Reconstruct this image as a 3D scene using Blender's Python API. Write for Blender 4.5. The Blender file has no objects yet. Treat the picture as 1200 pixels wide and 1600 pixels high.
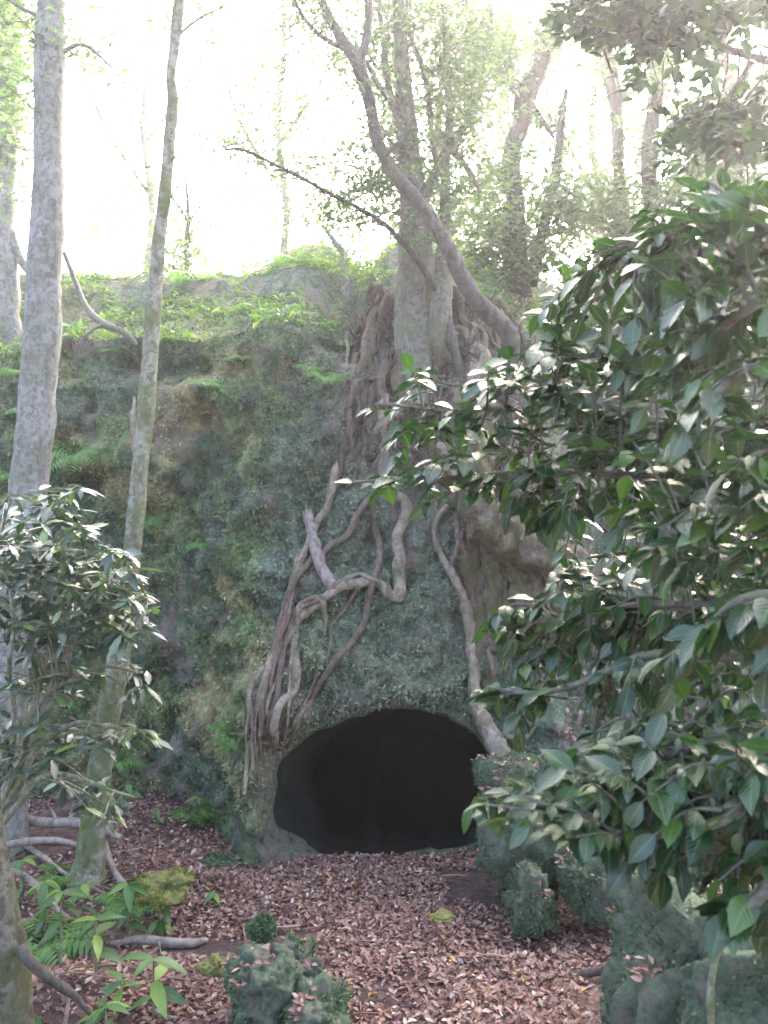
import bpy, math, random
import numpy as np
from mathutils import Vector
random.seed(7); RNG = np.random.default_rng(11)
C = bpy.context.scene
R = math.radians

# ------------------------------------------------------------------ camera, light, exposure
cam_d = bpy.data.cameras.new('camera'); cam = bpy.data.objects.new('camera', cam_d)
C.collection.objects.link(cam); C.camera = cam
cam.location = (0, 0, 1.6); cam.rotation_euler = (R(90), 0, 0)
cam_d.sensor_fit = 'VERTICAL'; cam_d.sensor_height = 24; cam_d.lens = 20.25
cam_d.clip_start = 0.05; cam_d.clip_end = 600
cam_d.dof.use_dof = True; cam_d.dof.focus_distance = 4.0; cam_d.dof.aperture_fstop = 3.5
SUN_EL, SUN_AZ = 28.0, 22.0           # above the horizon; to the right of the view direction
w = bpy.data.worlds.new('World'); C.world = w; w.use_nodes = True
wn = w.node_tree
sky = wn.nodes.new('ShaderNodeTexSky'); sky.sky_type = 'NISHITA'; sky.sun_disc = False
sky.sun_elevation = R(SUN_EL); sky.sun_rotation = R(SUN_AZ); sky.dust_density = 8.0; sky.air_density = 0.6; sky.ozone_density = 0.4
wn.links.new(sky.outputs[0], wn.nodes['Background'].inputs['Color'])
wn.nodes['Background'].inputs['Strength'].default_value = 0.15
sl = bpy.data.lights.new('sun', 'SUN'); sl.energy = 1.4; sl.angle = R(10); sl.color = (1, 0.97, 0.92)
so = bpy.data.objects.new('sun', sl); C.collection.objects.link(so)
so.rotation_euler = Vector((math.sin(R(SUN_AZ))*math.cos(R(SUN_EL)), math.cos(R(SUN_AZ))*math.cos(R(SUN_EL)), math.sin(R(SUN_EL)))).to_track_quat('Z', 'Y').to_euler()
C.view_settings.view_transform = 'Standard'; C.view_settings.look = 'None'
C.view_settings.gamma = 1; C.view_settings.exposure = 3.85
cy = C.cycles
cy.max_bounces = 8; cy.diffuse_bounces = 4; cy.glossy_bounces = 2; cy.transmission_bounces = 3; cy.volume_bounces = 1
cy.transparent_max_bounces = 6; cy.use_denoising = True; cy.filter_width = 1.6
cy.volume_step_rate = 1.0; cy.sample_clamp_indirect = 6.0

# ------------------------------------------------------------------ numpy helpers
def _h(ix, iy, iz, s):
    n = (ix*374761393 + iy*668265263 + iz*2147483647 + s*1274126177) & 0xffffffff
    n = ((n ^ (n >> 13))*1274126177) & 0xffffffff
    return ((n ^ (n >> 16)) & 0xffff)/65535.0*2 - 1
def vnoise(P, s=0):
    P = np.asarray(P, float); i = np.floor(P).astype(np.int64); f = P - i; f = f*f*(3-2*f)
    x, y, z = i[..., 0], i[..., 1], i[..., 2]; fx, fy, fz = f[..., 0], f[..., 1], f[..., 2]
    L = lambda a, b, t: a + (b-a)*t
    return L(L(L(_h(x,y,z,s), _h(x+1,y,z,s), fx), L(_h(x,y+1,z,s), _h(x+1,y+1,z,s), fx), fy),
             L(L(_h(x,y,z+1,s), _h(x+1,y,z+1,s), fx), L(_h(x,y+1,z+1,s), _h(x+1,y+1,z+1,s), fx), fy), fz)
def fbm(P, sc, octv=4, s=0):
    P = np.asarray(P, float)*sc; a = 1.0; t = 0; r = 0
    for k in range(octv):
        r = r + a*vnoise(P*(2.03**k)+k*7.1, s+k); t += a; a *= 0.5
    return r/t
def smooth(a, b, x):
    t = np.clip((x-a)/(b-a), 0, 1); return t*t*(3-2*t)
def unit(v): return v/np.maximum(np.linalg.norm(v, axis=-1, keepdims=True), 1e-9)
F = 1350.0
def P(px, py, Y): return np.array([(px-600)/F*Y, Y, 1.6-(py-800)/F*Y])   # a point seen at px,py of the 1200x1600 photo, Y metres away

class MB:
    def __init__(s): s.v = []; s.f = []; s.n = 0; s.uv = []
    def add(s, V, Q, uv=None):
        V = np.asarray(V, float).reshape(-1, 3); Q = np.asarray(Q, int)
        s.v.append(V); s.f.append(Q + s.n); s.n += len(V)
        s.uv.append(uv if uv is not None else np.zeros((len(V), 2)))
    def build(s, name, mat, parent=None, loc=None, flat=False):
        V = np.concatenate(s.v) if s.v else np.zeros((0, 3)); UV = np.concatenate(s.uv)
        o0 = np.array(parent['_loc']) if parent is not None else (np.array(loc, float) if loc is not None else np.zeros(3))
        V = V - o0
        me = bpy.data.meshes.new(name); me.vertices.add(len(V)); me.vertices.foreach_set('co', V.astype(np.float32).ravel())
        loops = np.concatenate([q.ravel() for q in s.f]); sizes = np.concatenate([np.full(len(q), q.shape[1]) for q in s.f])
        me.loops.add(len(loops)); me.loops.foreach_set('vertex_index', loops.astype(np.int32))
        me.polygons.add(len(sizes)); st = np.concatenate([[0], np.cumsum(sizes)[:-1]])
        me.polygons.foreach_set('loop_start', st.astype(np.int32)); me.polygons.foreach_set('loop_total', sizes.astype(np.int32))
        me.polygons.foreach_set('use_smooth', np.full(len(sizes), not flat))
        ul = me.uv_layers.new(name='UVMap'); ul.data.foreach_set('uv', UV[loops].astype(np.float32).ravel())
        me.update(calc_edges=True); me.validate(); me.materials.append(mat)
        o = bpy.data.objects.new(name, me); C.collection.objects.link(o)
        if parent is not None: o.parent = parent
        elif loc is not None: o.location = tuple(loc)
        return o
def tag(o, label=None, cat=None, group=None, kind=None):
    if label: o['label'] = label
    if cat: o['category'] = cat
    if group: o['group'] = group
    if kind: o['kind'] = kind
    return o
def thing(name, loc, label, cat, group=None):
    o = bpy.data.objects.new(name, None); C.collection.objects.link(o); o.location = tuple(loc)
    o['_loc'] = [float(c) for c in loc]; o.empty_display_size = 0.1
    return tag(o, label, cat, group)
def scatter(mb, T, Q, pos, X, Z, sc, uv=None):
    """copies of a small face template: local x along X, local z along Z"""
    N = len(pos); X = unit(X); Y = unit(np.cross(Z, X)); Z = np.cross(X, Y)
    sc = np.broadcast_to(np.asarray(sc, float), (N,))
    sc = sc[:, None, None]
    V = pos[:, None, :] + sc*(T[None, :, 0:1]*X[:, None, :] + T[None, :, 1:2]*Y[:, None, :] + T[None, :, 2:3]*Z[:, None, :])
    k = len(T); FQ = (Q[None] + (np.arange(N)*k)[:, None, None]).reshape(-1, Q.shape[1])
    mb.add(V.reshape(-1, 3), FQ, np.tile(uv, (N, 1)) if uv is not None else None)
def leaf_tpl(st, wid, droop=0.18, fold=0.10, n=None):
    V = []; UVc = []
    for t, w_ in zip(st, wid):
        z = -droop*t*t
        for s_ in (-1, 0, 1):
            V.append((t, s_*w_, z + (fold*w_*2 if s_ else 0))); UVc.append((t, 0.5+0.5*s_))
    Q = []
    for i in range(len(st)-1):
        for j in (0, 1):
            a = i*3+j; Q.append((a, a+3, a+4, a+1))
    return np.array(V, float), np.array(Q, int), np.array(UVc, float)
CAM_LEAF = leaf_tpl((0, .12, .35, .6, .82, 1), (.03, .15, .27, .25, .13, .004), 0.2, 0.14)
LANCE = leaf_tpl((0, .15, .4, .7, 1), (.02, .10, .15, .10, .004), 0.35, 0.12)
SHRUB_LEAF = leaf_tpl((0, .3, .65, 1), (.03, .14, .15, .004), 0.14, 0.1)
TINY = leaf_tpl((0, .5, 1), (.03, .24, .02), 0.15, 0.15)
LITTER = leaf_tpl((0, .45, 1), (.10, .30, .05), -0.25, 0.30)
def catmull(pts, per=8):
    pts = np.asarray(pts, float)
    if len(pts) < 3:
        t = np.linspace(0, 1, per+1)[:, None]; return pts[0]*(1-t)+pts[-1]*t
    p = np.vstack([2*pts[0]-pts[1], pts, 2*pts[-1]-pts[-2]]); out = []
    for i in range(1, len(p)-2):
        for k in range(per):
            t = k/per
            out.append(.5*((2*p[i])+(-p[i-1]+p[i+1])*t+(2*p[i-1]-5*p[i]+4*p[i+1]-p[i+2])*t*t+(-p[i-1]+3*p[i]-3*p[i+1]+p[i+2])*t**3))
    out.append(pts[-1]); return np.array(out)
def tube(mb, pts, rad, seg=10, per=6, amp=0.12, sc=14.0, seed=0, flute=0.0, wob=0.0):
    """tapering limb along a spline; radius roughened with noise"""
    A = np.hstack([np.asarray(pts, float), np.asarray(rad, float)[:, None]]); A = catmull(A, per)
    c = A[:, :3]; r = np.maximum(A[:, 3], .0008)
    if wob: c = c + wob*np.stack([fbm(c, 5, 2, seed+31), fbm(c, 5, 2, seed+47), fbm(c, 5, 2, seed+59)], 1)
    t = unit(np.gradient(c, axis=0)); n = np.cross(t[0], (0.3, 1, 0.2)); n /= np.linalg.norm(n); V = []
    for i in range(len(c)):
        n = n - t[i]*np.dot(n, t[i]); n /= np.linalg.norm(n); b = np.cross(t[i], n)
        a = np.linspace(0, 2*math.pi, seg, endpoint=False)
        d = np.cos(a)[:, None]*n + np.sin(a)[:, None]*b
        V.append(c[i] + d*r[i]*(1 + flute*np.sin(a*5+seed+i*.05)[:, None]))
    V = np.array(V); rr = r[:, None, None]
    nz = fbm(V, sc, 3, seed)[..., None]
    V = c[:, None, :] + (V-c[:, None, :])*(1+amp*nz*2)
    n_, k = V.shape[:2]; Q = []
    i, j = np.meshgrid(np.arange(n_-1), np.arange(k), indexing='ij')
    Q = np.stack([i*k+j, i*k+(j+1) % k, (i+1)*k+(j+1) % k, (i+1)*k+j], -1).reshape(-1, 4)
    V = V.reshape(-1, 3); UVt = np.stack([np.tile(np.arange(k)/k, n_), np.repeat(np.arange(n_)/10., k)], 1)
    mb.add(V, Q, UVt)
    e = len(V)-k
    mb.add(np.vstack([V[e:], c[-1]+t[-1]*r[-1]*.7]), np.array([(q, (q+1) % k, k) for q in range(k)]))
    mb.add(np.vstack([V[:k], c[0]-t[0]*r[0]*.3]), np.array([((q+1) % k, q, k) for q in range(k)]))
    return c, r

# ------------------------------------------------------------------ materials
def nmat(name):
    m = bpy.data.materials.new(name); m.use_nodes = True; nt = m.node_tree
    b = nt.nodes['Principled BSDF']; return m, nt, b, nt.nodes['Material Output']
def ramp(nt, fac, stops):
    r = nt.nodes.new('ShaderNodeValToRGB'); nt.links.new(fac, r.inputs[0])
    e = r.color_ramp.elements
    while len(e) < len(stops): e.new(.5)
    for k, (p, c) in enumerate(stops): e[k].position = p; e[k].color = (*c, 1)
    return r.outputs[0]
def noise(nt, vec, scale, detail=4, rough=.55, dist=0):
    n = nt.nodes.new('ShaderNodeTexNoise'); n.inputs['Scale'].default_value = scale; n.inputs['Detail'].default_value = detail
    n.inputs['Roughness'].default_value = rough; n.inputs['Distortion'].default_value = dist
    if vec is not None: nt.links.new(vec, n.inputs['Vector'])
    return n.outputs[0]
def mixc(nt, fac, a, b, mode='MIX'):
    m = nt.nodes.new('ShaderNodeMix'); m.data_type = 'RGBA'; m.blend_type = mode
    if isinstance(fac, (int, float)): m.inputs[0].default_value = fac
    else: nt.links.new(fac, m.inputs[0])
    for s_, v in ((6, a), (7, b)):
        if isinstance(v, tuple): m.inputs[s_].default_value = (*v, 1)
        else: nt.links.new(v, m.inputs[s_])
    return m.outputs[2]
def mathn(nt, op, a, b=0.0, clamp=False):
    m = nt.nodes.new('ShaderNodeMath'); m.operation = op; m.use_clamp = clamp
    for k, v in ((0, a), (1, b)):
        if isinstance(v, (int, float)): m.inputs[k].default_value = v
        else: nt.links.new(v, m.inputs[k])
    return m.outputs[0]
def bump(nt, b, h, strength=.5, dist=.01):
    u = nt.nodes.new('ShaderNodeBump'); u.inputs['Strength'].default_value = strength; u.inputs['Distance'].default_value = dist
    nt.links.new(h, u.inputs['Height']); nt.links.new(u.outputs[0], b.inputs['Normal'])
def wpos(nt):
    g = nt.nodes.new('ShaderNodeNewGeometry'); return g.outputs['Position'], g.outputs['Random Per Island']
def scaled(nt, vec, s):
    m = nt.nodes.new('ShaderNodeMapping'); m.inputs['Scale'].default_value = s; nt.links.new(vec, m.inputs[0]); return m.outputs[0]
BLUEMOSS = (.190, .232, .165); YELMOSS = (.400, .375, .190); GRNMOSS = (.190, .270, .110); SOIL = (.150, .110, .092); STONE = (.12, .13, .12)
def moss_colour(nt, pos):
    """colour of the mossy rock, the same in the rock and in the moss growing on it"""
    sx = nt.nodes.new('ShaderNodeSeparateXYZ'); nt.links.new(pos, sx.inputs[0])
    n1 = noise(nt, pos, 1.3, 5, .6, .4); n2 = noise(nt, pos, 3.1, 5, .6); n3 = noise(nt, pos, 0.9, 3, .5)
    base = ramp(nt, n1, [(.36, BLUEMOSS), (.5, (.06, .10, .05)), (.62, YELMOSS)])
    g = ramp(nt, n2, [(.50, (0, 0, 0)), (.64, (1, 1, 1))])
    base = mixc(nt, g, base, GRNMOSS)
    # the right hand part round the cave is the bluish kind; the left is yellower
    side = mathn(nt, 'MULTIPLY', mathn(nt, 'ADD', sx.outputs[0], 0.85), 1.6, True)
    base = mixc(nt, mathn(nt, 'MULTIPLY', side, .75), base, BLUEMOSS)
    base = mixc(nt, .75, base, ramp(nt, noise(nt, pos, 11, 4, .65, .5), [(.32, (.42, .42, .42)), (.5, (1, 1, 1)), (.68, (1.55, 1.55, 1.45))]), 'MULTIPLY')
    base = mixc(nt, .6, base, ramp(nt, noise(nt, pos, 38, 3, .6), [(.36, (.4, .4, .4)), (.62, (1.3, 1.3, 1.3))]), 'MULTIPLY')
    bare = ramp(nt, noise(nt, scaled(nt, pos, (1, 1, .6)), 2.6, 6, .65, .6), [(.53, (0, 0, 0)), (.60, (1, 1, 1))])
    soil = mixc(nt, noise(nt, pos, 9, 4), SOIL, (.34, .29, .25))
    # earth laid bare among the roots of the gnarled tree and in a band below the rim
    v = nt.nodes.new('ShaderNodeVectorMath'); v.operation = 'SUBTRACT'; nt.links.new(pos, v.inputs[0]); v.inputs[1].default_value = (.34, 0, 2.45)
    v2 = nt.nodes.new('ShaderNodeVectorMath'); v2.operation = 'MULTIPLY'; nt.links.new(v.outputs[0], v2.inputs[0]); v2.inputs[1].default_value = (1.7, 0, 1.25)
    v3 = nt.nodes.new('ShaderNodeVectorMath'); v3.operation = 'LENGTH'; nt.links.new(v2.outputs[0], v3.inputs[0])
    near = ramp(nt, mathn(nt, 'ADD', v3.outputs['Value'], mathn(nt, 'MULTIPLY', mathn(nt, 'SUBTRACT', n2, .5), 1.2)), [(.75, (1, 1, 1)), (1.0, (0, 0, 0))])
    bare = mathn(nt, 'MAXIMUM', bare, near)
    return base, bare, soil
def make_cliff_mat():
    m, nt, b, o = nmat('mossy_rock'); pos, isl = wpos(nt)
    base, bare, soil = moss_colour(nt, pos)
    col = mixc(nt, mathn(nt, 'MULTIPLY', bare, .9), base, soil)
    f = noise(nt, pos, 60, 4, .7); col = mixc(nt, .6, col, ramp(nt, f, [(.3, (.25, .25, .25)), (.7, (1, 1, 1))]), 'MULTIPLY')
    nt.links.new(col, b.inputs['Base Color']); b.inputs['Roughness'].default_value = .95; b.inputs['Specular IOR Level'].default_value = .15
    h = mathn(nt, 'ADD', noise(nt, pos, 75, 5, .7), mathn(nt, 'MULTIPLY', noise(nt, pos, 14, 5, .6), 2.5))
    bump(nt, b, h, .9, .018); return m
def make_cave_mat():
    m, nt, b, o = nmat('shade_toned_cave_rock'); pos, isl = wpos(nt)  # bare rock without moss; the cave's shade is put into its dark colour
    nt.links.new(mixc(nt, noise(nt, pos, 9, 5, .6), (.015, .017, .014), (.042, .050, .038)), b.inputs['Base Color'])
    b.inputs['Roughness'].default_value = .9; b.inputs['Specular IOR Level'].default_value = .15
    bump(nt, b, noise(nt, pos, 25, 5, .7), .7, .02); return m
def make_moss_tuft_mat():
    m, nt, b, o = nmat('moss_tufts'); pos, isl = wpos(nt)
    base, bare, soil = moss_colour(nt, pos)
    col = mixc(nt, .85, base, ramp(nt, isl, [(0, (.55, .55, .55)), (.7, (1.0, 1.0, 1.0)), (1, (1.35, 1.35, 1.3))]), 'MULTIPLY')
    nt.links.new(col, b.inputs['Base Color']); b.inputs['Roughness'].default_value = .7; b.inputs['Specular IOR Level'].default_value = .25
    return m
def leafmat(name, c0, c1, c2=None, rough=.4, trans=.35, spec=.5, under=None, coat=0.0, vein=False, tint=(1.9, 2.6, .7)):
    m, nt, b, o = nmat(name); pos, isl = wpos(nt)
    stops = [(0, c0), (.75, c1)] + ([(1, c2)] if c2 else [])
    col = ramp(nt, isl, stops)
    if vein:
        tc = nt.nodes.new('ShaderNodeUVMap'); sp = nt.nodes.new('ShaderNodeSeparateXYZ'); nt.links.new(tc.outputs[0], sp.inputs[0])
        d = mathn(nt, 'ABSOLUTE', mathn(nt, 'SUBTRACT', sp.outputs[1], .5))
        k = ramp(nt, d, [(.0, (1, 1, 1)), (.07, (0, 0, 0))])
        col = mixc(nt, mathn(nt, 'MULTIPLY', k, .45), col, (.16, .22, .09))
        sn = mathn(nt, 'SINE', mathn(nt, 'ADD', mathn(nt, 'MULTIPLY', sp.outputs[0], 48), mathn(nt, 'MULTIPLY', d, -34)))
        bump(nt, b, sn, .18, .002)
    nt.links.new(col, b.inputs['Base Color']); b.inputs['Roughness'].default_value = rough; b.inputs['Specular IOR Level'].default_value = spec
    b.inputs['Coat Weight'].default_value = coat; b.inputs['Coat Roughness'].default_value = .22
    t = nt.nodes.new('ShaderNodeBsdfTranslucent'); nt.links.new(mixc(nt, 1.0, col, tint, 'MULTIPLY'), t.inputs[0])
    mx = nt.nodes.new('ShaderNodeMixShader'); mx.inputs[0].default_value = trans
    nt.links.new(b.outputs[0], mx.inputs[1]); nt.links.new(t.outputs[0], mx.inputs[2]); nt.links.new(mx.outputs[0], o.inputs[0])
    return m
def barkmat(name, c0, c1, lichen=None, lam=.5, moss=None, mam=.5, stretch=.25, bs=.8):
    m, nt, b, o = nmat(name); pos, isl = wpos(nt)
    v = scaled(nt, pos, (1, 1, stretch))
    col = mixc(nt, ramp(nt, noise(nt, v, 38, 6, .7), [(.35, (0, 0, 0)), (.65, (1, 1, 1))]), c0, c1)
    if lichen: col = mixc(nt, mathn(nt, 'MULTIPLY', ramp(nt, noise(nt, pos, 24, 6, .72, .5), [(.47, (0, 0, 0)), (.54, (1, 1, 1))]), lam), col, lichen)
    if moss: col = mixc(nt, mathn(nt, 'MULTIPLY', ramp(nt, noise(nt, pos, 6, 5, .65, .3), [(.45, (0, 0, 0)), (.58, (1, 1, 1))]), mam), col, moss)
    nt.links.new(col, b.inputs['Base Color']); b.inputs['Roughness'].default_value = .85; b.inputs['Specular IOR Level'].default_value = .25
    bump(nt, b, mathn(nt, 'ADD', noise(nt, v, 55, 5, .7), noise(nt, pos, 20, 4, .6)), bs, .012); return m
def make_litter_mat():
    m, nt, b, o = nmat('dry_leaves'); pos, isl = wpos(nt)
    col = ramp(nt, isl, [(0, (.12, .058, .045)), (.3, (.20, .105, .080)), (.6, (.27, .150, .115)), (.88, (.35, .225, .175)), (.97, (.46, .40, .32)), (1, (.45, .28, .05))])
    nt.links.new(col, b.inputs['Base Color']); b.inputs['Roughness'].default_value = .6; b.inputs['Specular IOR Level'].default_value = .35; return m
def make_soil_mat():
    m, nt, b, o = nmat('forest_soil'); pos, isl = wpos(nt)
    vo = nt.nodes.new('ShaderNodeTexVoronoi'); vo.inputs['Scale'].default_value = 34; vo.inputs['Randomness'].default_value = 1
    nt.links.new(pos, vo.inputs['Vector'])
    hs = nt.nodes.new('ShaderNodeSeparateXYZ'); nt.links.new(vo.outputs['Color'], hs.inputs[0])
    leaf = ramp(nt, hs.outputs[0], [(0, (.06, .035, .03)), (.5, (.15, .085, .065)), (1, (.27, .17, .13))])
    col = mixc(nt, ramp(nt, noise(nt, pos, 2.2, 5, .6), [(.4, (0, 0, 0)), (.6, (1, 1, 1))]), leaf, (.065, .038, .034))
    nt.links.new(col, b.inputs['Base Color']); b.inputs['Roughness'].default_value = .9
    bump(nt, b, mathn(nt, 'ADD', noise(nt, pos, 50, 5, .7), vo.outputs['Distance']), .8, .015); return m
M = dict(
    rock=make_cliff_mat(), tuft=make_moss_tuft_mat(), litter=make_litter_mat(), soil=make_soil_mat(),
    cam=leafmat('camellia_leaf', (.009, .034, .010), (.022, .062, .016), (.06, .13, .018), .27, .14, .5, coat=.3, vein=True),
    shrub=leafmat('shrub_leaf', (.028, .050, .036), (.055, .085, .058), (.12, .19, .04), .28, .15, .65, coat=.6, vein=True),
    dark=leafmat('evergreen_leaf', (.008, .026, .018), (.020, .05, .028), (.05, .10, .02), .32, .14),
    canopy=leafmat('canopy_leaf', (.045, .075, .040), (.085, .125, .065), (.13, .17, .07), .5, .42, tint=(1.8, 2.1, 1.2)),
    lime=leafmat('ground_cover_leaf', (.06, .11, .03), (.13, .19, .05), (.24, .27, .09), .5, .4),
    fern=leafmat('fern_frond', (.06, .15, .03), (.10, .21, .045), (.16, .27, .06), .5, .35),
    seed=leafmat('seedling_leaf', (.05, .115, .035), (.085, .17, .055), (.20, .30, .05), .4, .35, coat=.1, vein=True),
    pale=barkmat('pale_bark', (.11, .105, .095), (.24, .23, .21), (.29, .32, .29), .65, (.10, .13, .05), .35),
    thin=barkmat('green_bark', (.10, .10, .06), (.22, .21, .15), (.34, .36, .30), .55, (.085, .11, .03), .75),
    darkb=barkmat('dark_bark', (.035, .028, .028), (.10, .08, .075), (.16, .17, .15), .25, (.07, .09, .03), .3),
    back=barkmat('wood_bark', (.065, .056, .048), (.15, .13, .11), (.20, .22, .17), .4, (.09, .12, .04), .4),
    root=barkmat('root_bark', (.13, .10, .075), (.34, .275, .215), (.40, .36, .30), .5, (.12, .125, .055), .6, bs=.9),
    roota=barkmat('red_root_bark', (.09, .062, .052), (.22, .16, .135), (.28, .24, .20), .3, (.09, .10, .04), .5, bs=.9),
    mossroot=barkmat('mossy_root_bark', (.050, .036, .026), (.20, .155, .11), (.22, .21, .16), .35, (.085, .10, .035), .7, .3, bs=1.0),
    earth=barkmat('root_matted_earth', (.055, .040, .032), (.17, .125, .10), None, 0, (.07, .09, .03), .35, .35, .9),
    dead=barkmat('dead_wood', (.13, .10, .085), (.33, .27, .225), (.36, .35, .31), .3, None, 0, bs=.5),
    ymoss=None, trunkmoss=barkmat('mossy_dark_bark', (.045, .037, .028), (.10, .085, .062), (.24, .27, .22), .35, (.065, .075, .028), .75))
def simple(name, c0, c1, sc=30, rough=.9, bd=.012):
    m, nt, b, o = nmat(name); pos, isl = wpos(nt)
    nt.links.new(mixc(nt, ramp(nt, noise(nt, pos, sc, 5, .7), [(.35, (0, 0, 0)), (.65, (1, 1, 1))]), c0, c1), b.inputs['Base Color'])
    b.inputs['Roughness'].default_value = rough; bump(nt, b, noise(nt, pos, sc*2, 5, .7), .8, bd); return m
M['ymoss'] = simple('yellow_moss', (.085, .09, .025), (.19, .19, .05), 40)
def boulder_mat():
    m, nt, b, o = nmat('mossy_stone'); pos, isl = wpos(nt)
    c = mixc(nt, ramp(nt, noise(nt, pos, 42, 5, .7), [(.35, (0, 0, 0)), (.65, (1, 1, 1))]), (.045, .065, .038), (.11, .15, .09))
    c = mixc(nt, ramp(nt, noise(nt, pos, 7, 5, .65, .4), [(.53, (0, 0, 0)), (.62, (1, 1, 1))]), c, (.12, .10, .085))
    nt.links.new(c, b.inputs['Base Color']); b.inputs['Roughness'].default_value = .95; bump(nt, b, noise(nt, pos, 70, 5, .7), .9, .015); return m
M['bmoss'] = boulder_mat()

# ------------------------------------------------------------------ shape of the place
MOUTH = [(416,1232),(428,1196),(460,1160),(510,1130),(565,1110),(635,1104),(698,1119),(740,1152),(764,1192),(776,1225),(766,1285),(738,1316),(670,1330),(590,1334),(500,1330),(452,1314),(425,1280)]
MOUTH = [(597+(a-597)*(1.10 if a > 597 else 1.04), b+20) for a, b in MOUTH]
MC = np.array([P(597, 1228, 4.75)[0], P(597, 1228, 4.75)[2]])
_m = np.array([[P(a, b, 4.75)[0], P(a, b, 4.75)[2]] for a, b in MOUTH]) - MC
_ang = np.arctan2(_m[:, 1], _m[:, 0]); _o = np.argsort(_ang); _ang = _ang[_o]; _rad = np.hypot(_m[:, 0], _m[:, 1])[_o]
def mouth_R(a): return np.interp(a, np.concatenate([_ang-2*math.pi, _ang, _ang+2*math.pi]), np.tile(_rad, 3))
def mouth_r(x, z):
    dx, dz = x-MC[0], z-MC[1]; return np.hypot(dx, dz)/mouth_R(np.arctan2(dz, dx))
def gau(x, z, px, py, Y, sx, sz):
    p = P(px, py, Y); return np.exp(-((x-p[0])/sx)**2 - ((z-p[2])/sz)**2)
def rim_z(x): return 2.86 + .24*np.exp(-((x-.42)/.42)**4) + .10*fbm(np.stack([x, x*0, x*0], -1), .8, 3, 5) + .12*smooth(1, 3, x) - .05*smooth(-1.2, -2.6, x)
def cliffY(x, z):
    x, z = np.broadcast_arrays(np.asarray(x, float), np.asarray(z, float))
    foot = 5.25 - .50*smooth(-1.35, -.62, x) - .10*smooth(.55, 1.0, x) - .35*smooth(1.0, 2.4, x) + .12*smooth(-1.5, -3.5, x)
    lean = .24 + .06*np.sin(x*1.7) + .12*smooth(-.9, -.2, x)*0 + .50*smooth(.85, 1.9, x)
    Y = foot + lean*(z+.25)
    Y += .10*smooth(-1.3, -.6, x)*smooth(.3, 2.4, z)
    rz = rim_z(x); Y += .22*smooth(.82, 1.0, (z+.6)/(rz+.6))**2
    und = rz - .24 + .05*np.sin(x*3.1)
    Y += .17*np.exp(-((z-und)/.10)**2)*smooth(-.25, .35, fbm(np.stack([x, x*0, x*0], -1), 1.9, 2, 12))*(1-smooth(0.9, 1.6, x))
    Y += .6*gau(x, z, 545, 525, 5.7, .26, .15)           # dark hollow under the rim
    Y += .14*gau(x, z, 590, 985, 4.95, .18, .22)           # recess above the cave
    Y -= .16*gau(x, z, 395, 1230, 4.8, .12, .40)           # lip left of the cave
    Y += .10*gau(x, z, 440, 1010, 4.9, .16, .35)
    Y -= .30*gau(x, z, 770, 700, 5.2, .40, .65)            # earth held by the big roots
    Y -= .12*gau(x, z, 320, 610, 5.6, .18, .10); Y += .16*gau(x, z, 315, 650, 5.6, .12, .08)
    Y += .14*gau(x, z, 170, 560, 5.7, .22, .12); Y -= .12*gau(x, z, 130, 720, 5.5, .2, .12)
    Y += .18*gau(x, z, 110, 760, 5.5, .16, .12)
    p = np.stack([x, Y*0, z], -1)
    n = fbm(p, 1.5, 3, 1)*.24 + fbm(p, 5, 3, 2)*.14 + fbm(p, 13, 3, 3)*.075
    n += .05*np.abs(fbm(p*np.array([.6, 1, 2.2]), 3.5, 3, 9))
    mr = mouth_r(x, z)
    Y = Y + n*smooth(.9, 1.35, mr) + n*.35*(1-smooth(.9, 1.35, mr))
    Y += .10*(1-smooth(1.0, 1.22, mr))
    return Y
def on_face(px, py, off=0.03):
    Y = 5.2
    for _ in range(14): q = P(px, py, Y); Y = .5*Y + .5*(float(cliffY(q[0], min(q[2], 2.9))) - off)
    return P(px, py, Y)
def plateau_z(x, y):
    rz = rim_z(x); yr = cliffY(x, rz); d = y - yr
    p = np.stack([x, y, x*0], -1)
    z = rz + 1.30*smooth(-.6, 2.9, d)*1.18 - .30 - 1.1*smooth(3.2, 12, d) - .9*smooth(12, 60, d)
    return z + smooth(0, .6, d)*(fbm(p, 1.3, 4, 21)*.22 + fbm(p, 6, 3, 22)*.05), yr
def G(x, y):
    x = np.asarray(x, float); y = np.asarray(y, float); x, y = np.broadcast_arrays(x, y)
    z = -.055*np.clip(y, -3, 5.2) - .085*smooth(3.2, 4.8, y)*(1-smooth(.7, 1.2, np.abs(x)))
    z = z + .16*smooth(-.5, -1.4, x)*smooth(3.4, 5.2, y) + .30*smooth(.75, 2.2, x)*smooth(2.6, 4.6, y) + .05*smooth(1.3, 2.2, x)
    z = z - 1.6*smooth(4.86, 5.3, y)*(1-smooth(.55, .85, np.abs(x)))
    z = z + .12*np.exp(-((x+1.15)/.35)**2-((y-3.05)/.25)**2) - .08*np.exp(-((x+1.0)/.5)**2-((y-2.65)/.22)**2)
    p = np.stack([x, y, x*0], -1)
    return z + fbm(p, 1.4, 3, 41)*.05 + fbm(p, 7, 3, 42)*.018
def uneven(*seg):
    out = []
    for a, b, n in seg: out += list(np.linspace(a, b, n, endpoint=False))
    return np.array(out+[seg[-1][1]])
def grid_faces(nr, nc):
    i, j = np.meshgrid(np.arange(nr-1), np.arange(nc-1), indexing='ij')
    return np.stack([i*nc+j, i*nc+j+1, (i+1)*nc+j+1, (i+1)*nc+j], -1).reshape(-1, 4)

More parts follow.
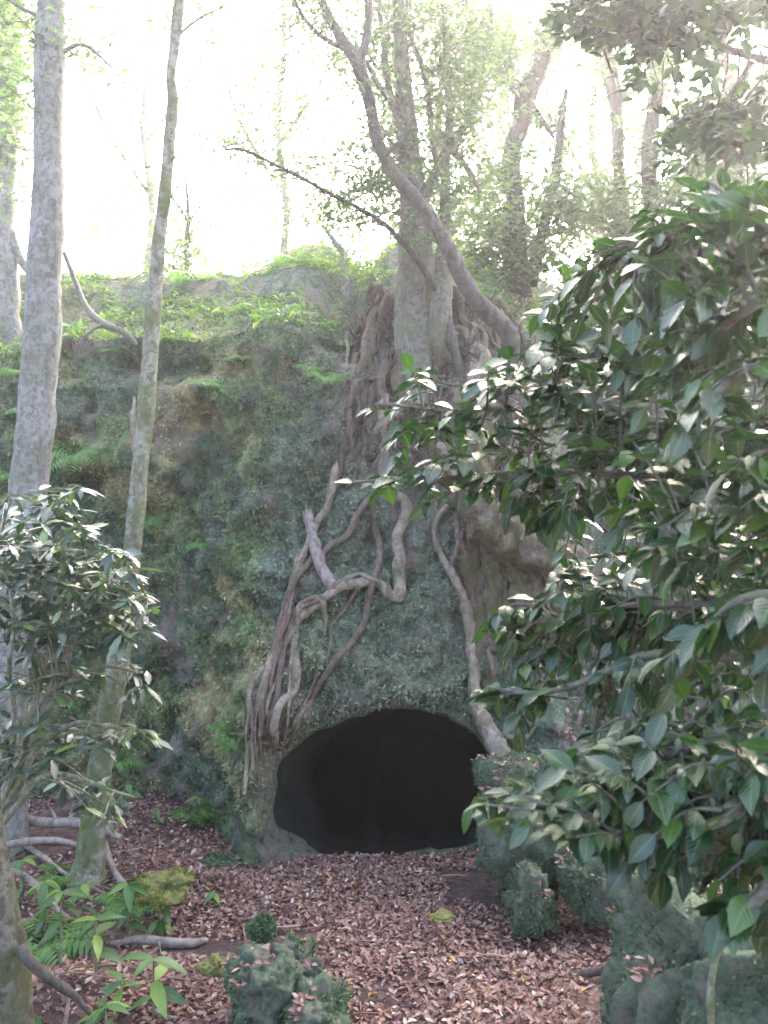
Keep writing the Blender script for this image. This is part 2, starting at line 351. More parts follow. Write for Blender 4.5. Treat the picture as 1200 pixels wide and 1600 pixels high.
# ground
gx = uneven((-60, -9, 10), (-9, -3.2, 24), (-3.2, 3.2, 170), (3.2, 9, 24), (9, 60, 10)); gy = uneven((-60, -6, 10), (-6, 1.5, 26), (1.5, 5.6, 130), (5.6, 6.4, 5))
X, Yg = np.meshgrid(gx, gy); mb = MB(); mb.add(np.stack([X, Yg, G(X, Yg)], -1).reshape(-1, 3), grid_faces(*X.shape))
tag(mb.build('ground', M['soil']), 'brown forest floor in front of the cave', 'ground', kind='structure')

# cliff face, bank above and the cave, one sheet of rock
cx_ = uneven((-60, -9, 10), (-9, -3.4, 30), (-3.4, -1.0, 84), (-1.0, .9, 110), (.9, 3.6, 84), (3.6, 9, 26), (9, 60, 10))
fr = uneven((0, .5, 84), (.5, 1, 70)); dd = uneven((.03, 3.2, 62), (3.2, 12, 22), (12, 90, 14))
X, S = np.meshgrid(cx_, fr); Zf = -.6 + (rim_z(X)+.6)*S; Yf = cliffY(X, Zf)
mr = mouth_r(X, Zf)*1.0; ins = (mr < 1.0)
dx, dz = X-MC[0], Zf-MC[1]; a_ = np.arctan2(dz, dx); Rm = mouth_R(a_)
Xs = np.where(ins, MC[0]+np.cos(a_)*Rm, X); Zs = np.where(ins, MC[1]+np.sin(a_)*Rm, Zf); Ys = np.where(ins, cliffY(Xs, Zs), Yf)
face = np.stack([Xs, Ys, Zs], -1)
X2, D = np.meshgrid(cx_, dd); yr = cliffY(X2, rim_z(X2)); Y2 = yr + D; Z2, _ = plateau_z(X2, Y2)
k0 = plateau_z(X2, yr)[0]; Z2 = Z2 + (rim_z(X2)-k0)*(1-smooth(0, .5, D))
V = np.concatenate([face, np.stack([X2, Y2, Z2], -1)], 0); nr, nc = V.shape[:2]
Q = grid_faces(nr, nc); insf = np.zeros((nr, nc), bool); insf[:len(fr)] = ins; insf = insf.ravel()
Q = Q[~np.all(insf[Q], axis=1)]
mb = MB(); mb.add(V.reshape(-1, 3), Q)
# cave: rings running back from the mouth
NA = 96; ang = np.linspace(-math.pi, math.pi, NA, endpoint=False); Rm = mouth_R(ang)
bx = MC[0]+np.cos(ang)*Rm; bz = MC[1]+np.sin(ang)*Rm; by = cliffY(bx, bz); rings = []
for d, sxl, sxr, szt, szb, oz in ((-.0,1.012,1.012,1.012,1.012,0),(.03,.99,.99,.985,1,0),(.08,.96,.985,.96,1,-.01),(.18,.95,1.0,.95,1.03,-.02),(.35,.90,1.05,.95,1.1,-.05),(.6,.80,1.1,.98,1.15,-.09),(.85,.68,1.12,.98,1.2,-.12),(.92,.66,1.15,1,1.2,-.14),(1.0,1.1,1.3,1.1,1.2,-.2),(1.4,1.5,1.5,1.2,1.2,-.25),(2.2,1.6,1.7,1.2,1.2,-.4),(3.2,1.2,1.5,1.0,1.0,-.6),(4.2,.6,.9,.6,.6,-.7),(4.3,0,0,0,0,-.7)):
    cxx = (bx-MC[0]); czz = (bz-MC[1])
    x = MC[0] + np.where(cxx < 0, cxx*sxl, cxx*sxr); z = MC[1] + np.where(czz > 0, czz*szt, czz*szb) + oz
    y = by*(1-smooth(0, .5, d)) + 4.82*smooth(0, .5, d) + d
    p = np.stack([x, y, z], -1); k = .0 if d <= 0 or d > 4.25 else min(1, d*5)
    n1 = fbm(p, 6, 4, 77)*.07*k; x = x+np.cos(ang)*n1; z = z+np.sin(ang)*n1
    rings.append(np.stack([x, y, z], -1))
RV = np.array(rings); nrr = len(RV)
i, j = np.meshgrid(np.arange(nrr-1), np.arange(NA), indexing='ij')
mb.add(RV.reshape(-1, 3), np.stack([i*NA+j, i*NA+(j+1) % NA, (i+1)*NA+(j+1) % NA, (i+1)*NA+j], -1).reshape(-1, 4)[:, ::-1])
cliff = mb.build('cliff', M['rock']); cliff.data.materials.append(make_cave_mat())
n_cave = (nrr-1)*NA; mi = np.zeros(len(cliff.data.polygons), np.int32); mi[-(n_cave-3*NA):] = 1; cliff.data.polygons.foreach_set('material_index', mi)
tag(cliff, 'mossy rock face with a dark cave opening and the bank above it', 'cliff', kind='structure')

def face_normal(x, z):
    e = .02; gxx = (cliffY(x+e, z)-cliffY(x-e, z))/(2*e); gz = (cliffY(x, z+e)-cliffY(x, z-e))/(2*e)
    return unit(np.stack([gxx, -np.ones_like(gxx), gz], -1))
# moss growing on the cliff
def moss_stuff():
    N = 120000; x = RNG.uniform(-3.0, 3.1, N); z = RNG.uniform(-.3, 2.95, N)
    d = -.10 - .35*smooth(2.2, 2.75, z)*smooth(-.2, .3, fbm(np.stack([x, x*0, z], -1), 1.7, 2, 64)) + fbm(np.stack([x, x*0, z], -1), 2.3, 4, 61) + .4*fbm(np.stack([x, x*0, z], -1), 9, 3, 62)
    keep = (mouth_r(x, z) > 1.01) & (d > -.28+RNG.uniform(-.15, .15, N)) & (z > G(x, cliffY(x, z))-.02)
    x, z = x[keep], z[keep]; n = face_normal(x, z); pos = np.stack([x, cliffY(x, z), z], -1) + n*.002
    rd = unit(RNG.normal(size=pos.shape)); Xd = unit(n*.7 + rd*.9 + np.array([0, 0, -.35])); Zd = unit(n + RNG.normal(size=pos.shape)*.4)
    m = MB(); scatter(m, TINY[0], TINY[1], pos, Xd, Zd, RNG.uniform(.012, .030, len(pos)))
    for px, py, s_, nn in ((430, 560, .40, 7000), (480, 640, .25, 2500), (240, 560, .25, 2500), (30, 560, .3, 2500), (150, 820, .3, 3000), (300, 1180, .35, 4500), (60, 660, .2, 1500), (400, 500, .35, 3500), (580, 520, .15, 800), (330, 800, .35, 3500), (230, 1080, .3, 3000), (640, 1080, .3, 2000), (1000, 800, .4, 3000)):
        c = on_face(px, py); x = RNG.normal(c[0], s_, nn); z = RNG.normal(c[2], s_*.4, nn); q = fbm(np.stack([x, x*0, z], -1), 7, 3, 66)
        k = (z < rim_z(x)) & (mouth_r(x, z) > 1.05) & (q > .0); x, z = x[k], z[k]
        n = face_normal(x, z); pos = np.stack([x, cliffY(x, z), z], -1)+n*RNG.uniform(.0, .016, (len(x), 1))
        scatter(m, TINY[0], TINY[1], pos, unit(RNG.normal(size=pos.shape)+n*.8+np.array([0, 0, -.2])), unit(n*.6+np.array([0, 0, .9])+RNG.normal(size=pos.shape)*.3), RNG.uniform(.013, .028, len(x)))
    return m
tag(moss_stuff().build('moss', M['tuft']), 'fine green moss covering the cliff face', 'moss', kind='stuff')

# fallen leaves
def litter():
    m = MB(); N = 110000
    x = RNG.uniform(-2.6, 2.9, N); y = 2.3 + 3.1*RNG.uniform(0, 1, N)**.9
    k = (np.abs(x) < y*.5+.25); x, y = x[k], y[k]
    dn = fbm(np.stack([x, y, x*0], -1), 2.2, 4, 71); k = (dn > -.13+RNG.uniform(-.2, .15, len(x))) & (y < cliffY(x, G(x, y)+.02)+.02) | ((np.abs(x) < .5) & (y < 5.0) & (y > 4.6))
    k &= ~((y > 4.9) & (np.abs(x) < .6))
    k &= (x > -1.0) | (RNG.uniform(0, 1, len(x)) < .45)
    x, y = x[k], y[k]; pos = np.stack([x, y, G(x, y)+RNG.uniform(.002, .022, len(x))], -1)
    a = RNG.uniform(0, 6.283, len(x)); Xd = np.stack([np.cos(a), np.sin(a), RNG.normal(0, .35, len(x))], -1)
    Zd = np.stack([RNG.normal(0, .3, len(x)), RNG.normal(0, .3, len(x)), np.ones(len(x))], -1)
    scatter(m, LITTER[0], LITTER[1], pos, Xd, Zd, RNG.uniform(.012, .030, len(x))*np.where(RNG.uniform(0, 1, len(x)) < .12, 1.3, 1))
    for k in range(90):
        x = random.uniform(-1.6, 1.2); y = random.uniform(2.9, 4.7); a = random.uniform(0, 3.14); l = random.uniform(.04, .14); dxy = np.array([math.cos(a), math.sin(a)])*l
        q = [(x+dxy[0]*t_, y+dxy[1]*t_, float(G(x+dxy[0]*t_, y+dxy[1]*t_))+.02) for t_ in (-1, 0, 1)]; tube(m, q, [.003, .0035, .002], 5, 3, wob=.015, seed=k)
    # leaves lodged on the right hand bank and on ledges of the face
    N = 5200; x = RNG.uniform(.8, 3.0, N); z = RNG.uniform(-.1, 2.4, N); dn = fbm(np.stack([x, x*0, z], -1), 2.5, 3, 73)
    k = (dn > .02) & (mouth_r(x, z) > 1.3); x, z = x[k], z[k]
    x = np.concatenate([x, RNG.normal(-1.05, .10, 60), RNG.uniform(-2.4, -.9, 60)]); z = np.concatenate([z, RNG.uniform(.15, 1.1, 60), RNG.uniform(-.05, 1.5, 60)])
    n = face_normal(x, z); pos = np.stack([x, cliffY(x, z), z], -1)+n*.012
    scatter(m, LITTER[0], LITTER[1], pos, RNG.normal(size=pos.shape), unit(n+RNG.normal(size=pos.shape)*.5+np.array([0, 0, .5])), RNG.uniform(.02, .05, len(x)))
    return m
tag(litter().build('fallen_leaves', M['litter']), 'dry pinkish brown leaves littering the ground', 'leaves', kind='stuff')

# low green plants along the bank above the cliff
def ground_cover():
    m = MB(); N = 26000; x = RNG.uniform(-3.8, 4.2, N); d = RNG.uniform(-.05, 3.4, N)**1.0
    dn = fbm(np.stack([x, d, x*0], -1), 2.0, 4, 81); k = dn > .04+RNG.uniform(-.12, .12, N)
    x, d = x[k], d[k]; yr = cliffY(x, rim_z(x)); z, _ = plateau_z(x, yr+np.maximum(d, .0))
    z = z + (rim_z(x)-plateau_z(x, yr)[0])*(1-smooth(0, .5, d))
    h = .05+.10*np.clip(fbm(np.stack([x, d, x*0], -1), 1.6, 2, 83)+.4, 0, 1)
    pos = np.stack([x, yr+d, z+RNG.uniform(0, 1, len(x))*h], -1)
    a = RNG.uniform(0, 6.283, len(x)); Xd = np.stack([np.cos(a), np.sin(a), RNG.normal(.1, .4, len(x))], -1)
    scatter(m, LANCE[0], LANCE[1], pos, Xd, np.stack([RNG.normal(0, .4, len(x)), RNG.normal(-.2, .4, len(x)), np.ones(len(x))], -1), RNG.uniform(.04, .10, len(x)))
    return m
tag(ground_cover().build('ground_cover', M['lime']), 'bright green low plants along the top of the bank', 'ground cover', kind='stuff')

# mist added to the air, standing in for glare from the sky
def haze():
    m = bpy.data.materials.new('added_mist'); m.use_nodes = True; nt = m.node_tree; nt.nodes.remove(nt.nodes['Principled BSDF'])
    v = nt.nodes.new('ShaderNodeVolumePrincipled'); v.inputs['Color'].default_value = (.95, .96, 1, 1); v.inputs['Density'].default_value = .0045; v.inputs['Anisotropy'].default_value = .72
    nt.links.new(v.outputs[0], nt.nodes['Material Output'].inputs['Volume'])
    x0, x1, y0, y1, z0, z1 = -62, 62, -62, 100, -6, 13
    b = MB(); b.add([(x, y, z) for x in (x0, x1) for y in (y0, y1) for z in (z0, z1)], [(0,1,3,2),(4,6,7,5),(0,4,5,1),(2,3,7,6),(0,2,6,4),(1,5,7,3)])
    o = b.build('haze', m, flat=True); tag(o, 'thin mist added to the wood as a veil of sky glare', 'haze', kind='stuff')
haze()

# ------------------------------------------------------------------ trees and roots
def pxtube(m, pts, Y, seg=10, per=6, **k):
    """pts: (px, py, width in px); Y: one distance or one per point"""
    Ys = np.broadcast_to(np.asarray(Y, float), (len(pts),))
    return tube(m, [P(p[0], p[1], y) for p, y in zip(pts, Ys)], [p[2]/2/F*y for p, y in zip(pts, Ys)], seg, per, **k)
def spray_leaves(m, tpl, c, s_, n, size, flat=.5, up=.6):
    """a clump of leaves round c"""
    pos = c + RNG.normal(size=(n, 3))*np.array(s_)
    a = RNG.uniform(0, 6.283, n); Xd = np.stack([np.cos(a), np.sin(a), RNG.normal(-.15, flat, n)], -1)
    Zd = np.stack([RNG.normal(0, .5, n), RNG.normal(0, .5, n), np.full(n, up+.4)], -1)
    scatter(m, tpl[0], tpl[1], pos, Xd, Zd, size*RNG.uniform(.7, 1.3, n), tpl[2])
def crown(root, mat, bark, start, region, nb, size, tpl, per_tip, Y, spread=.10, twig=.006, flat=.3):
    """twigs reaching from points on the limbs to tips spread through region (px ellipses), leaves along the twigs"""
    fm, tm = MB(), MB()
    start = np.array(start)
    for (px, py, rx, ry, n) in region:
        for _ in range(n):
            a = RNG.uniform(0, 6.283); rr = RNG.uniform(0, 1)**.6; yy = Y+RNG.normal(0, spread*Y)
            tip = P(px+rx*rr*math.cos(a), py+ry*rr*math.sin(a), yy)
            s0 = start[np.argmin(np.sum((start-tip)**2, 1)+RNG.uniform(0, .4, len(start)))]
            mid = (s0+tip)/2 + RNG.normal(size=3)*.08 + np.array([0, 0, .06])
            tube(tm, [s0, mid, tip], [twig*1.4, twig, twig*.3], 4, 4, amp=0, wob=.05)
            t = RNG.uniform(.35, 1.05, (per_tip, 1)); ln = np.linalg.norm(tip-s0)
            t = 1-(1-t)*min(1, .7/max(ln, .1))
            pos = (1-t)**2*s0 + 2*t*(1-t)*mid + t*t*tip + RNG.normal(size=(per_tip, 3))*np.array([.07, .07, .03])*Y/6
            a = RNG.uniform(0, 6.283, per_tip); Xd = np.stack([np.cos(a), np.sin(a), RNG.normal(-.2, flat, per_tip)], -1)
            Zd = np.stack([RNG.normal(0, .4, per_tip), RNG.normal(0, .4, per_tip), np.ones(per_tip)], -1)
            scatter(fm, tpl[0], tpl[1], pos, Xd, Zd, size*RNG.uniform(.7, 1.3, per_tip), tpl[2])
    tm.build('twigs', bark, root); fm.build('foliage', mat, root)

# the gnarled tree whose roots hang down round the cave
base = on_face(650, 520, .05)
T = thing('gnarled_tree', base, 'multi-stemmed tree on the cliff edge with long roots hanging over the cave', 'tree')
m = MB(); c, r = pxtube(m, [(652,640,34),(650,560,58),(648,500,62),(649,440,58),(648,360,50),(643,290,40),(634,200,34),(628,100,24),(622,0,20),(616,-90,16)], [5.25,5.45,5.6,5.65,5.65,5.65,5.6,5.5,5.4,5.4], 24, 10, amp=.05, sc=16, flute=.06)
m.build('trunk', M['back'], T); starts = [q for q in c[20:]]
BR = [([(672,600,24),(684,540,36),(690,470,34),(694,370,22),(697,250,15),(702,175,13),(697,75,11),(690,-40,9)], [5.5,5.45,5.5,5.6,5.7,5.7,5.6,5.5], 'back'),
      ([(700,260,10),(680,250,9),(665,125,9),(640,50,8),(634,-40,6)], 5.6, 'back'),
      ([(722,600,12),(706,530,16),(690,470,14),(655,410,11),(620,370,9),(600,350,8),(560,325,7),(510,300,7),(475,280,6),(450,268,6),(405,245,5),(375,233,5),(352,234,3)], [5.35,5.4,5.5,5.4,5.3,5.2,5.1,5.0,4.9,4.9,4.8,4.8,4.8], 'darkb'),
      ([(610,160,10),(590,130,9),(570,95,7),(540,60,5),(500,20,4)], 5.5, 'back'),
      ([(750,300,6),(728,260,10),(704,230,12)], 5.7, 'back'),
      ([(655,330,22),(690,250,16),(735,180,12),(760,90,9),(770,-20,7)], [5.7,5.8,5.9,6,6], 'back'),
      ([(640,230,14),(610,150,12),(598,60,9),(590,-30,6)], [5.6,5.5,5.4,5.4], 'back')]
for pts, Y, mt in BR:
    m = MB(); c, r = pxtube(m, pts, Y, 9, 6, amp=.08, sc=12, seed=len(pts)); m.build('branch', M[mt], T); starts += list(c[8:])
crown(T, M['canopy'], M['back'], starts, [(640,80,120,110,110),(720,200,80,130,80),(600,250,60,70,30),(690,330,90,60,22),(540,270,70,60,20),(505,335,60,35,18),(470,245,60,50,14),(400,225,50,30,8),(345,185,35,40,8),(350,235,45,14,4),(560,350,50,30,6),(760,60,60,80,22),(590,60,60,70,18),(420,60,60,60,5),(560,300,70,50,10)], 0, .042, TINY, 34, 5.8, .07, .003)

ROOTS = [  # (px, py, width px) along each root as it lies on the face
 ([(628,648,16),(600,662,13),(558,702,12),(529,729,12),(517,767,12),(510,796,12),(496,812,11),(488,838,10)], 'root', 'pale root curving down from the stump to a broken stub'),
 ([(600,690,9),(602,737,10),(592,767,10),(558,800,10),(542,833,10),(508,862,9),(490,872,8)], 'roota', None),
 ([(583,779,9),(587,833,9),(592,867,9),(583,908,9),(575,946,9),(556,996,9),(529,1025,8),(504,1058,9),(487,1092,8),(462,1125,7),(456,1154,5)], 'roota', None),
 ([(596,700,12),(598,745,13),(608,770,14),(631,781,15),(637,804,16),(621,837,16),(625,871,17),(623,904,17),(624,930,17),(609,928,16),(592,913,15),(558,912,14),(525,917,14),(508,933,13),(475,958,13),(462,975,12),(446,1004,11),(425,1033,10),(400,1054,9),(387,1075,9),(390,1108,8),(396,1137,6)], 'root', 'thick pale root bent at a sharp elbow above the cave'),
 ([(500,936,11),(470,950,11),(462,975,11),(460,1017,11),(462,1050,12),(458,1079,12),(436,1105,12),(427,1137,12),(429,1167,10)], 'root', None),
 ([(490,872,9),(467,900,10),(450,933,10),(440,975,10),(429,1012,10),(417,1050,9),(412,1100,8),(408,1150,7)], 'roota', None),
 ([(482,845,8),(462,892,9),(446,954,9),(425,1017,9),(408,1080,8),(396,1138,7)], 'root', None),
 ([(512,930,8),(483,933,8),(462,954,8),(450,987,8),(437,1025,8),(433,1079,8),(427,1121,8),(416,1160,6)], 'roota', None),
 ([(524,912,6),(540,902,7),(562,896,7),(583,904,7),(612,921,6)], 'root', None),
 ([(506,940,8),(508,975,7),(500,1016,4)], 'root', 'short root end hanging free above the cave'),
 ([(560,915,5),(545,945,5),(530,962,4),(517,975,4),(514,1008,4),(508,1042,3)], 'roota', None),
 ([(448,990,6),(440,1040,6),(430,1090,6),(420,1140,6),(424,1165,4)], 'roota', None),
 ([(438,1000,5),(420,1070,6),(414,1120,6),(402,1165,5)], 'roota', None),
 ([(500,1050,4),(478,1090,5),(462,1130,5),(452,1165,4)], 'roota', None),
 ([(700,790,8),(683,815,8),(681,842,8),(690,868,9),(706,893,12),(716,915,14),(726,946,15),(737,996,16),(741,1058,16),(744,1100,19),(762,1138,26),(781,1178,30),(783,1204,24),(778,1230,12)], 'root', 'long pale root coming down right of the cave mouth'),
 ([(708,800,8),(719,850,10),(727,871,11),(722,900,12)], 'roota', None), ([(722,830,6),(712,860,7),(706,892,8)], 'roota', None),
 ([(736,915,5),(754,954,6),(756,1000,7),(767,1050,6),(774,1075,5)], 'roota', None),
 ([(396,1137,8),(392,1158,6),(393,1200,6),(375,1228,3)], 'root', None), ([(400,1130,5),(376,1160,5),(362,1204,3)], 'roota', None),
 ([(430,1165,6),(410,1160,6),(378,1150,5),(352,1150,2)], 'mossroot', None),
 ([(392,1160,6),(384,1195,7),(380,1240,6)], 'root', None), ([(404,1148,4),(408,1190,4),(404,1230,3)], 'roota', None),
 ([(790,1150,10),(812,1158,8),(830,1145,6),(838,1135,3)], 'root', None),
 ([(600,620,14),(598,650,14),(604,700,10),(612,740,8)], 'root', None),
]
for k in range(9):
    x0 = random.uniform(455, 490); x1 = random.uniform(385, 450); b_ = random.uniform(-14, 14); w0 = random.uniform(3, 7)
    ROOTS.append(([(x0, 880+random.uniform(-15, 40), w0), (x0*.7+x1*.3+b_, 960, w0), (x0*.4+x1*.6+b_, 1040, w0*.9), (x1+b_*.5, 1110, w0*.7), (x1-4, 1165+random.uniform(-20, 40), w0*.3)], random.choice(['root', 'roota']), None))
for k, (pts, mt, lab) in enumerate(ROOTS):
    m = MB(); q = [on_face(p[0], p[1], p[2]/2/F*5*.95+.008+.010*(k % 3)) for p in pts]
    for i_ in range(len(q)):                                   # roots crossing the mouth edge stay in front of it
        if mouth_r(q[i_][0], q[i_][2]) < 1.15: q[i_][1] -= .03
    tube(m, q, [1.15*p[2]/2/F*qq[1] for p, qq in zip(pts, q)], 12, 10, amp=.17, sc=30, seed=k*3, wob=.022); o = m.build('root', M[mt], T)
    if lab: o['label'] = lab
# broken stub
m = MB(); q = [on_face(a, b, .05) for a, b in ((482,798),(486,830),(495,862),(504,892),(520,916))]
tube(m, q, [.022, .032, .034, .036, .036], 12, 7, amp=.2, sc=26, seed=5)
for a, b, h in ((478, 800, 26), (486, 800, 14), (474, 803, 10)):
    tube(m, [on_face(a+3, b+14, .05), on_face(a-1, b-h*.6, .055)], [.012, .002], 5, 4, amp=.2)
o = m.build('root', M['dead'], T); o['label'] = 'broken splintered root stub'
# curtain of roots below the trunk
HANG = []
for k in range(44):
    x0 = 625+random.uniform(-55, 165); y0 = random.uniform(455, 530); x1 = x0 + (x0-690)*random.uniform(.0, .45)+random.uniform(-22, 22); y1 = random.uniform(600, 790)
    xm = (x0+x1)/2+random.uniform(-20, 20); ww = random.uniform(4, 17)
    HANG.append(([(x0,y0,ww*.9),(xm,(y0*2+y1)/3,ww),((xm+x1)/2,(y0+y1*2)/3,ww*.9),(x1,y1,ww*.5)], random.choice(['root','earth','earth','mossroot','roota'])))
HANG += [([(560,560,5),(575,590,7),(600,600,8)],'roota'), ([(690,700,22),(715,740,22),(738,790,20),(752,835,16)],'root'), ([(655,660,16),(680,690,18),(710,700,16)],'root'),
 ([(700,500,20),(688,540,20),(710,580,18),(730,620,14)],'root'), ([(735,560,14),(752,590,16),(745,640,14)],'root'), ([(612,470,20),(600,520,22),(606,580,20),(596,640,14)],'earth'), ([(640,520,26),(628,580,28),(634,640,22),(640,700,12)],'earth'),
 ([(672,520,24),(680,580,24),(672,650,20),(690,720,12)],'earth'), ([(705,560,22),(712,630,24),(722,700,22),(730,780,20)],'mossroot'), ([(750,540,22),(760,620,26),(752,700,30),(748,800,34)],'mossroot'),
 ([(850,640,18),(815,680,20),(795,720,22),(770,780,26)],'mossroot'), ([(900,720,14),(850,740,18),(800,790,26)],'mossroot')]
for k, (pts, mt) in enumerate(HANG):
    m = MB(); q = [on_face(p[0], p[1], p[2]/2/F*5*.8) for p in pts]
    if pts[0][1] < 540:                                        # the top of the root runs back into the bank towards the trunk
        a0 = np.array(q[0]); q = [a0+np.array([np.sign(.22-a0[0])*.16, .34, -.06]), a0+np.array([np.sign(.22-a0[0])*.06, .12, .05])]+q; pts = [(0, 0, pts[0][2]*.7), (0, 0, pts[0][2]*.9)]+list(pts)
    tube(m, q, [p[2]/2/F*qq[1] for p, qq in zip(pts, q)], 14, 9, amp=.24, sc=16, seed=k, wob=.05, flute=.12); m.build('root', M[mt], T)
m = MB()
for k in range(420):
    x0 = random.triangular(550, 850, 660); y0 = random.uniform(450, 640); l = random.uniform(40, 150); pts = [(x0+random.uniform(-14, 14)*i_, y0+l*i_/4) for i_ in range(5)]
    q = [on_face(a, b, random.uniform(.0, .05)+.03*math.sin(k)) for a, b in pts]; ww = random.uniform(.003, .010)
    tube(m, q, [ww, ww, ww*.8, ww*.6, ww*.3], 5, 5, amp=.1, wob=.05, seed=k)
for k in range(70):
    x0 = random.uniform(735, 870); y0 = random.uniform(690, 900); l = random.uniform(60, 150); pts = [(x0+random.uniform(-8, 8)*i_, y0+l*i_/4) for i_ in range(5)]
    q = [on_face(a, b, random.uniform(.02, .09)) for a, b in pts]; ww = random.uniform(.003, .009)
    tube(m, q, [ww, ww, ww*.8, ww*.6, ww*.3], 5, 5, amp=.1, wob=.04, seed=k+7)
o = m.build('fine_roots', M['earth'], T); o['kind'] = 'stuff'
# the big mossy buttress root and its fan, right of the cave
BUT = [([(738,690,30),(742,750,50),(758,805,62),(795,850,64),(845,866,56),(893,880,44),(918,908,36),(926,950,26)],.17),
 ([(742,800,34),(748,880,34),(752,950,30),(755,1010,20)],.05), ([(768,820,34),(772,890,32),(776,960,30),(774,1020,20)],.05), ([(795,860,30),(808,905,34),(818,950,34),(822,990,24)],.07), ([(822,870,26),(835,910,28),(846,948,24),(850,980,14)],.08),
 ([(850,875,16),(862,910,16),(870,945,13)],.10), ([(775,860,20),(784,910,24),(790,970,22),(792,1020,16)],.06), ([(915,925,18),(945,932,16),(975,935,10)],.08), ([(735,850,40),(742,930,40),(752,1000,34),(765,1080,26)],.01)]
for k, (pts, off) in enumerate(BUT):
    m = MB(); q = [on_face(p[0], p[1], off) for p in pts]
    tube(m, q, [p[2]/2/F*qq[1] for p, qq in zip(pts, q)], 26, 14, amp=.26, sc=24, seed=k+60, flute=.10, wob=.04); o = m.build('root', M['mossroot'], T)
    if k == 0: o['label'] = 'massive mossy buttress root bending over to the right'

# dark leaning stem
base = on_face(800, 560, .05)
T2 = thing('leaning_tree', base, 'dark crooked stem leaning left across the sky and forking near the top', 'tree')
m = MB(); c, r = pxtube(m, [(795,600,20),(800,545,26),(790,515,29),(765,490,29),(738,460,27),(718,425,26),(698,385,25),(672,340,23),(645,305,21),(615,270,21),(598,240,20),(585,200,19),(577,160,19),(566,120,20),(558,95,24)], np.linspace(5.1, 4.9, 15), 14, 7, amp=.09, sc=14)
m.build('trunk', M['darkb'], T2); st2 = list(c[60:])
for pts in ([(560,100,22),(545,78,19),(528,50,16),(510,20,15),(495,-30,14),(480,-80,12)], [(560,100,18),(570,70,14),(575,40,13),(576,0,12),(574,-60,10)], [(600,245,7),(640,200,7),(610,160,6),(580,120,4)], [(545,80,8),(500,55,7),(470,20,6),(455,-20,4)]):
    m = MB(); c, r = pxtube(m, pts, 4.9, 10, 6, amp=.08, sc=14); m.build('branch', M['darkb'], T2); st2 += list(c)
crown(T2, M['canopy'], M['darkb'], st2, [(520,40,70,60,14),(470,10,50,30,8),(560,170,40,60,6)], 0, .035, TINY, 26, 5.0, .05, .003)

# left trunks
def Gp(px, Y): x = (px-600)/F*Y; return float(G(x, Y))
def trunk_tree(name, label, mt, pts, Y, basepx, grp=None, amp=.07, seg=18, flute=0, extra=()):
    x = (basepx-600)/F*Y; z = float(G(x, Y)); t = thing(name, (x, Y, z), label, 'tree', grp)
    m = MB(); bw = pts[-1][2]; pts = list(reversed(pts)); yb = 800+(1.6-z)/Y*F
    pts = [(basepx, yb+12, bw*1.5), (basepx, yb-14, bw*1.18)] + pts
    c, r = pxtube(m, pts, Y, seg, 8, amp=amp, sc=10, flute=flute); m.build('trunk', M[mt], t)
    st = list(c[len(c)//2:])
    for p_ in extra:
        m = MB(); c2, _ = pxtube(m, p_, Y, 8, 5, amp=.1); m.build('branch', M[mt], t); st += list(c2)
    return t, st
t, st = trunk_tree('pale_barked_tree', 'straight pale grey trunk at the left, thicker than the ones beside it', 'pale',
    [(84,-120,40),(82,0,44),(78,100,47),(76,200,45),(76,280,45),(74,340,50),(68,440,54),(66,520,56),(58,620,56),(50,720,58),(40,820,60),(25,950,62),(10,1080,64)], 4.5, 4, extra=[[(85,90,9),(130,70,6),(180,110,3)], [(70,30,8),(30,10,6),(-30,-30,4)]])
crown(t, M['canopy'], M['thin'], st, [(20,120,50,140,14),(150,110,60,60,7),(30,30,80,50,14),(10,300,30,60,6),(130,-10,80,30,7)], 0, .04, TINY, 24, 4.8, .06, .003)
t, st = trunk_tree('slender_tree', 'slender lichen-spotted trunk leaning slightly right, in front of the left cliff', 'thin',
    [(286,-90,15),(280,0,17),(274,60,16),(267,120,15),(270,160,17),(264,230,18),(258,300,20),(249,370,21),(243,440,23),(237,520,25),(230,620,27),(222,700,26),(214,780,26),(207,860,27),(200,930,30),(188,1010,32),(176,1080,36),(164,1150,36),(154,1220,37),(146,1290,42),(140,1350,46)], 4.15, 138, amp=.11, extra=[[(272,60,6),(310,30,4),(350,10,3)], [(262,300,4),(290,340,3),(297,380,3)]])
crown(t, M['canopy'], M['thin'], st, [(330,40,60,50,5),(255,30,50,40,4),(240,330,30,60,3)], 0, .035, TINY, 16, 4.5, .05, .003)
t, st = trunk_tree('mossy_foreground_tree', 'dark mossy trunk cut by the bottom left edge of the photograph', 'trunkmoss',
    [(-80,820,40),(-62,950,42),(-45,1080,44),(-32,1200,48),(-22,1300,54),(-12,1400,66),(-2,1480,80)], 2.75, 8, amp=.09, seg=20)
m = MB(); pxtube(m, [(30,1480,18),(55,1510,17),(85,1535,16),(115,1555,12),(140,1585,6)], [2.7,2.7,2.75,2.8,2.85], 9, 6, amp=.15); m.build('root', M['darkb'], t)

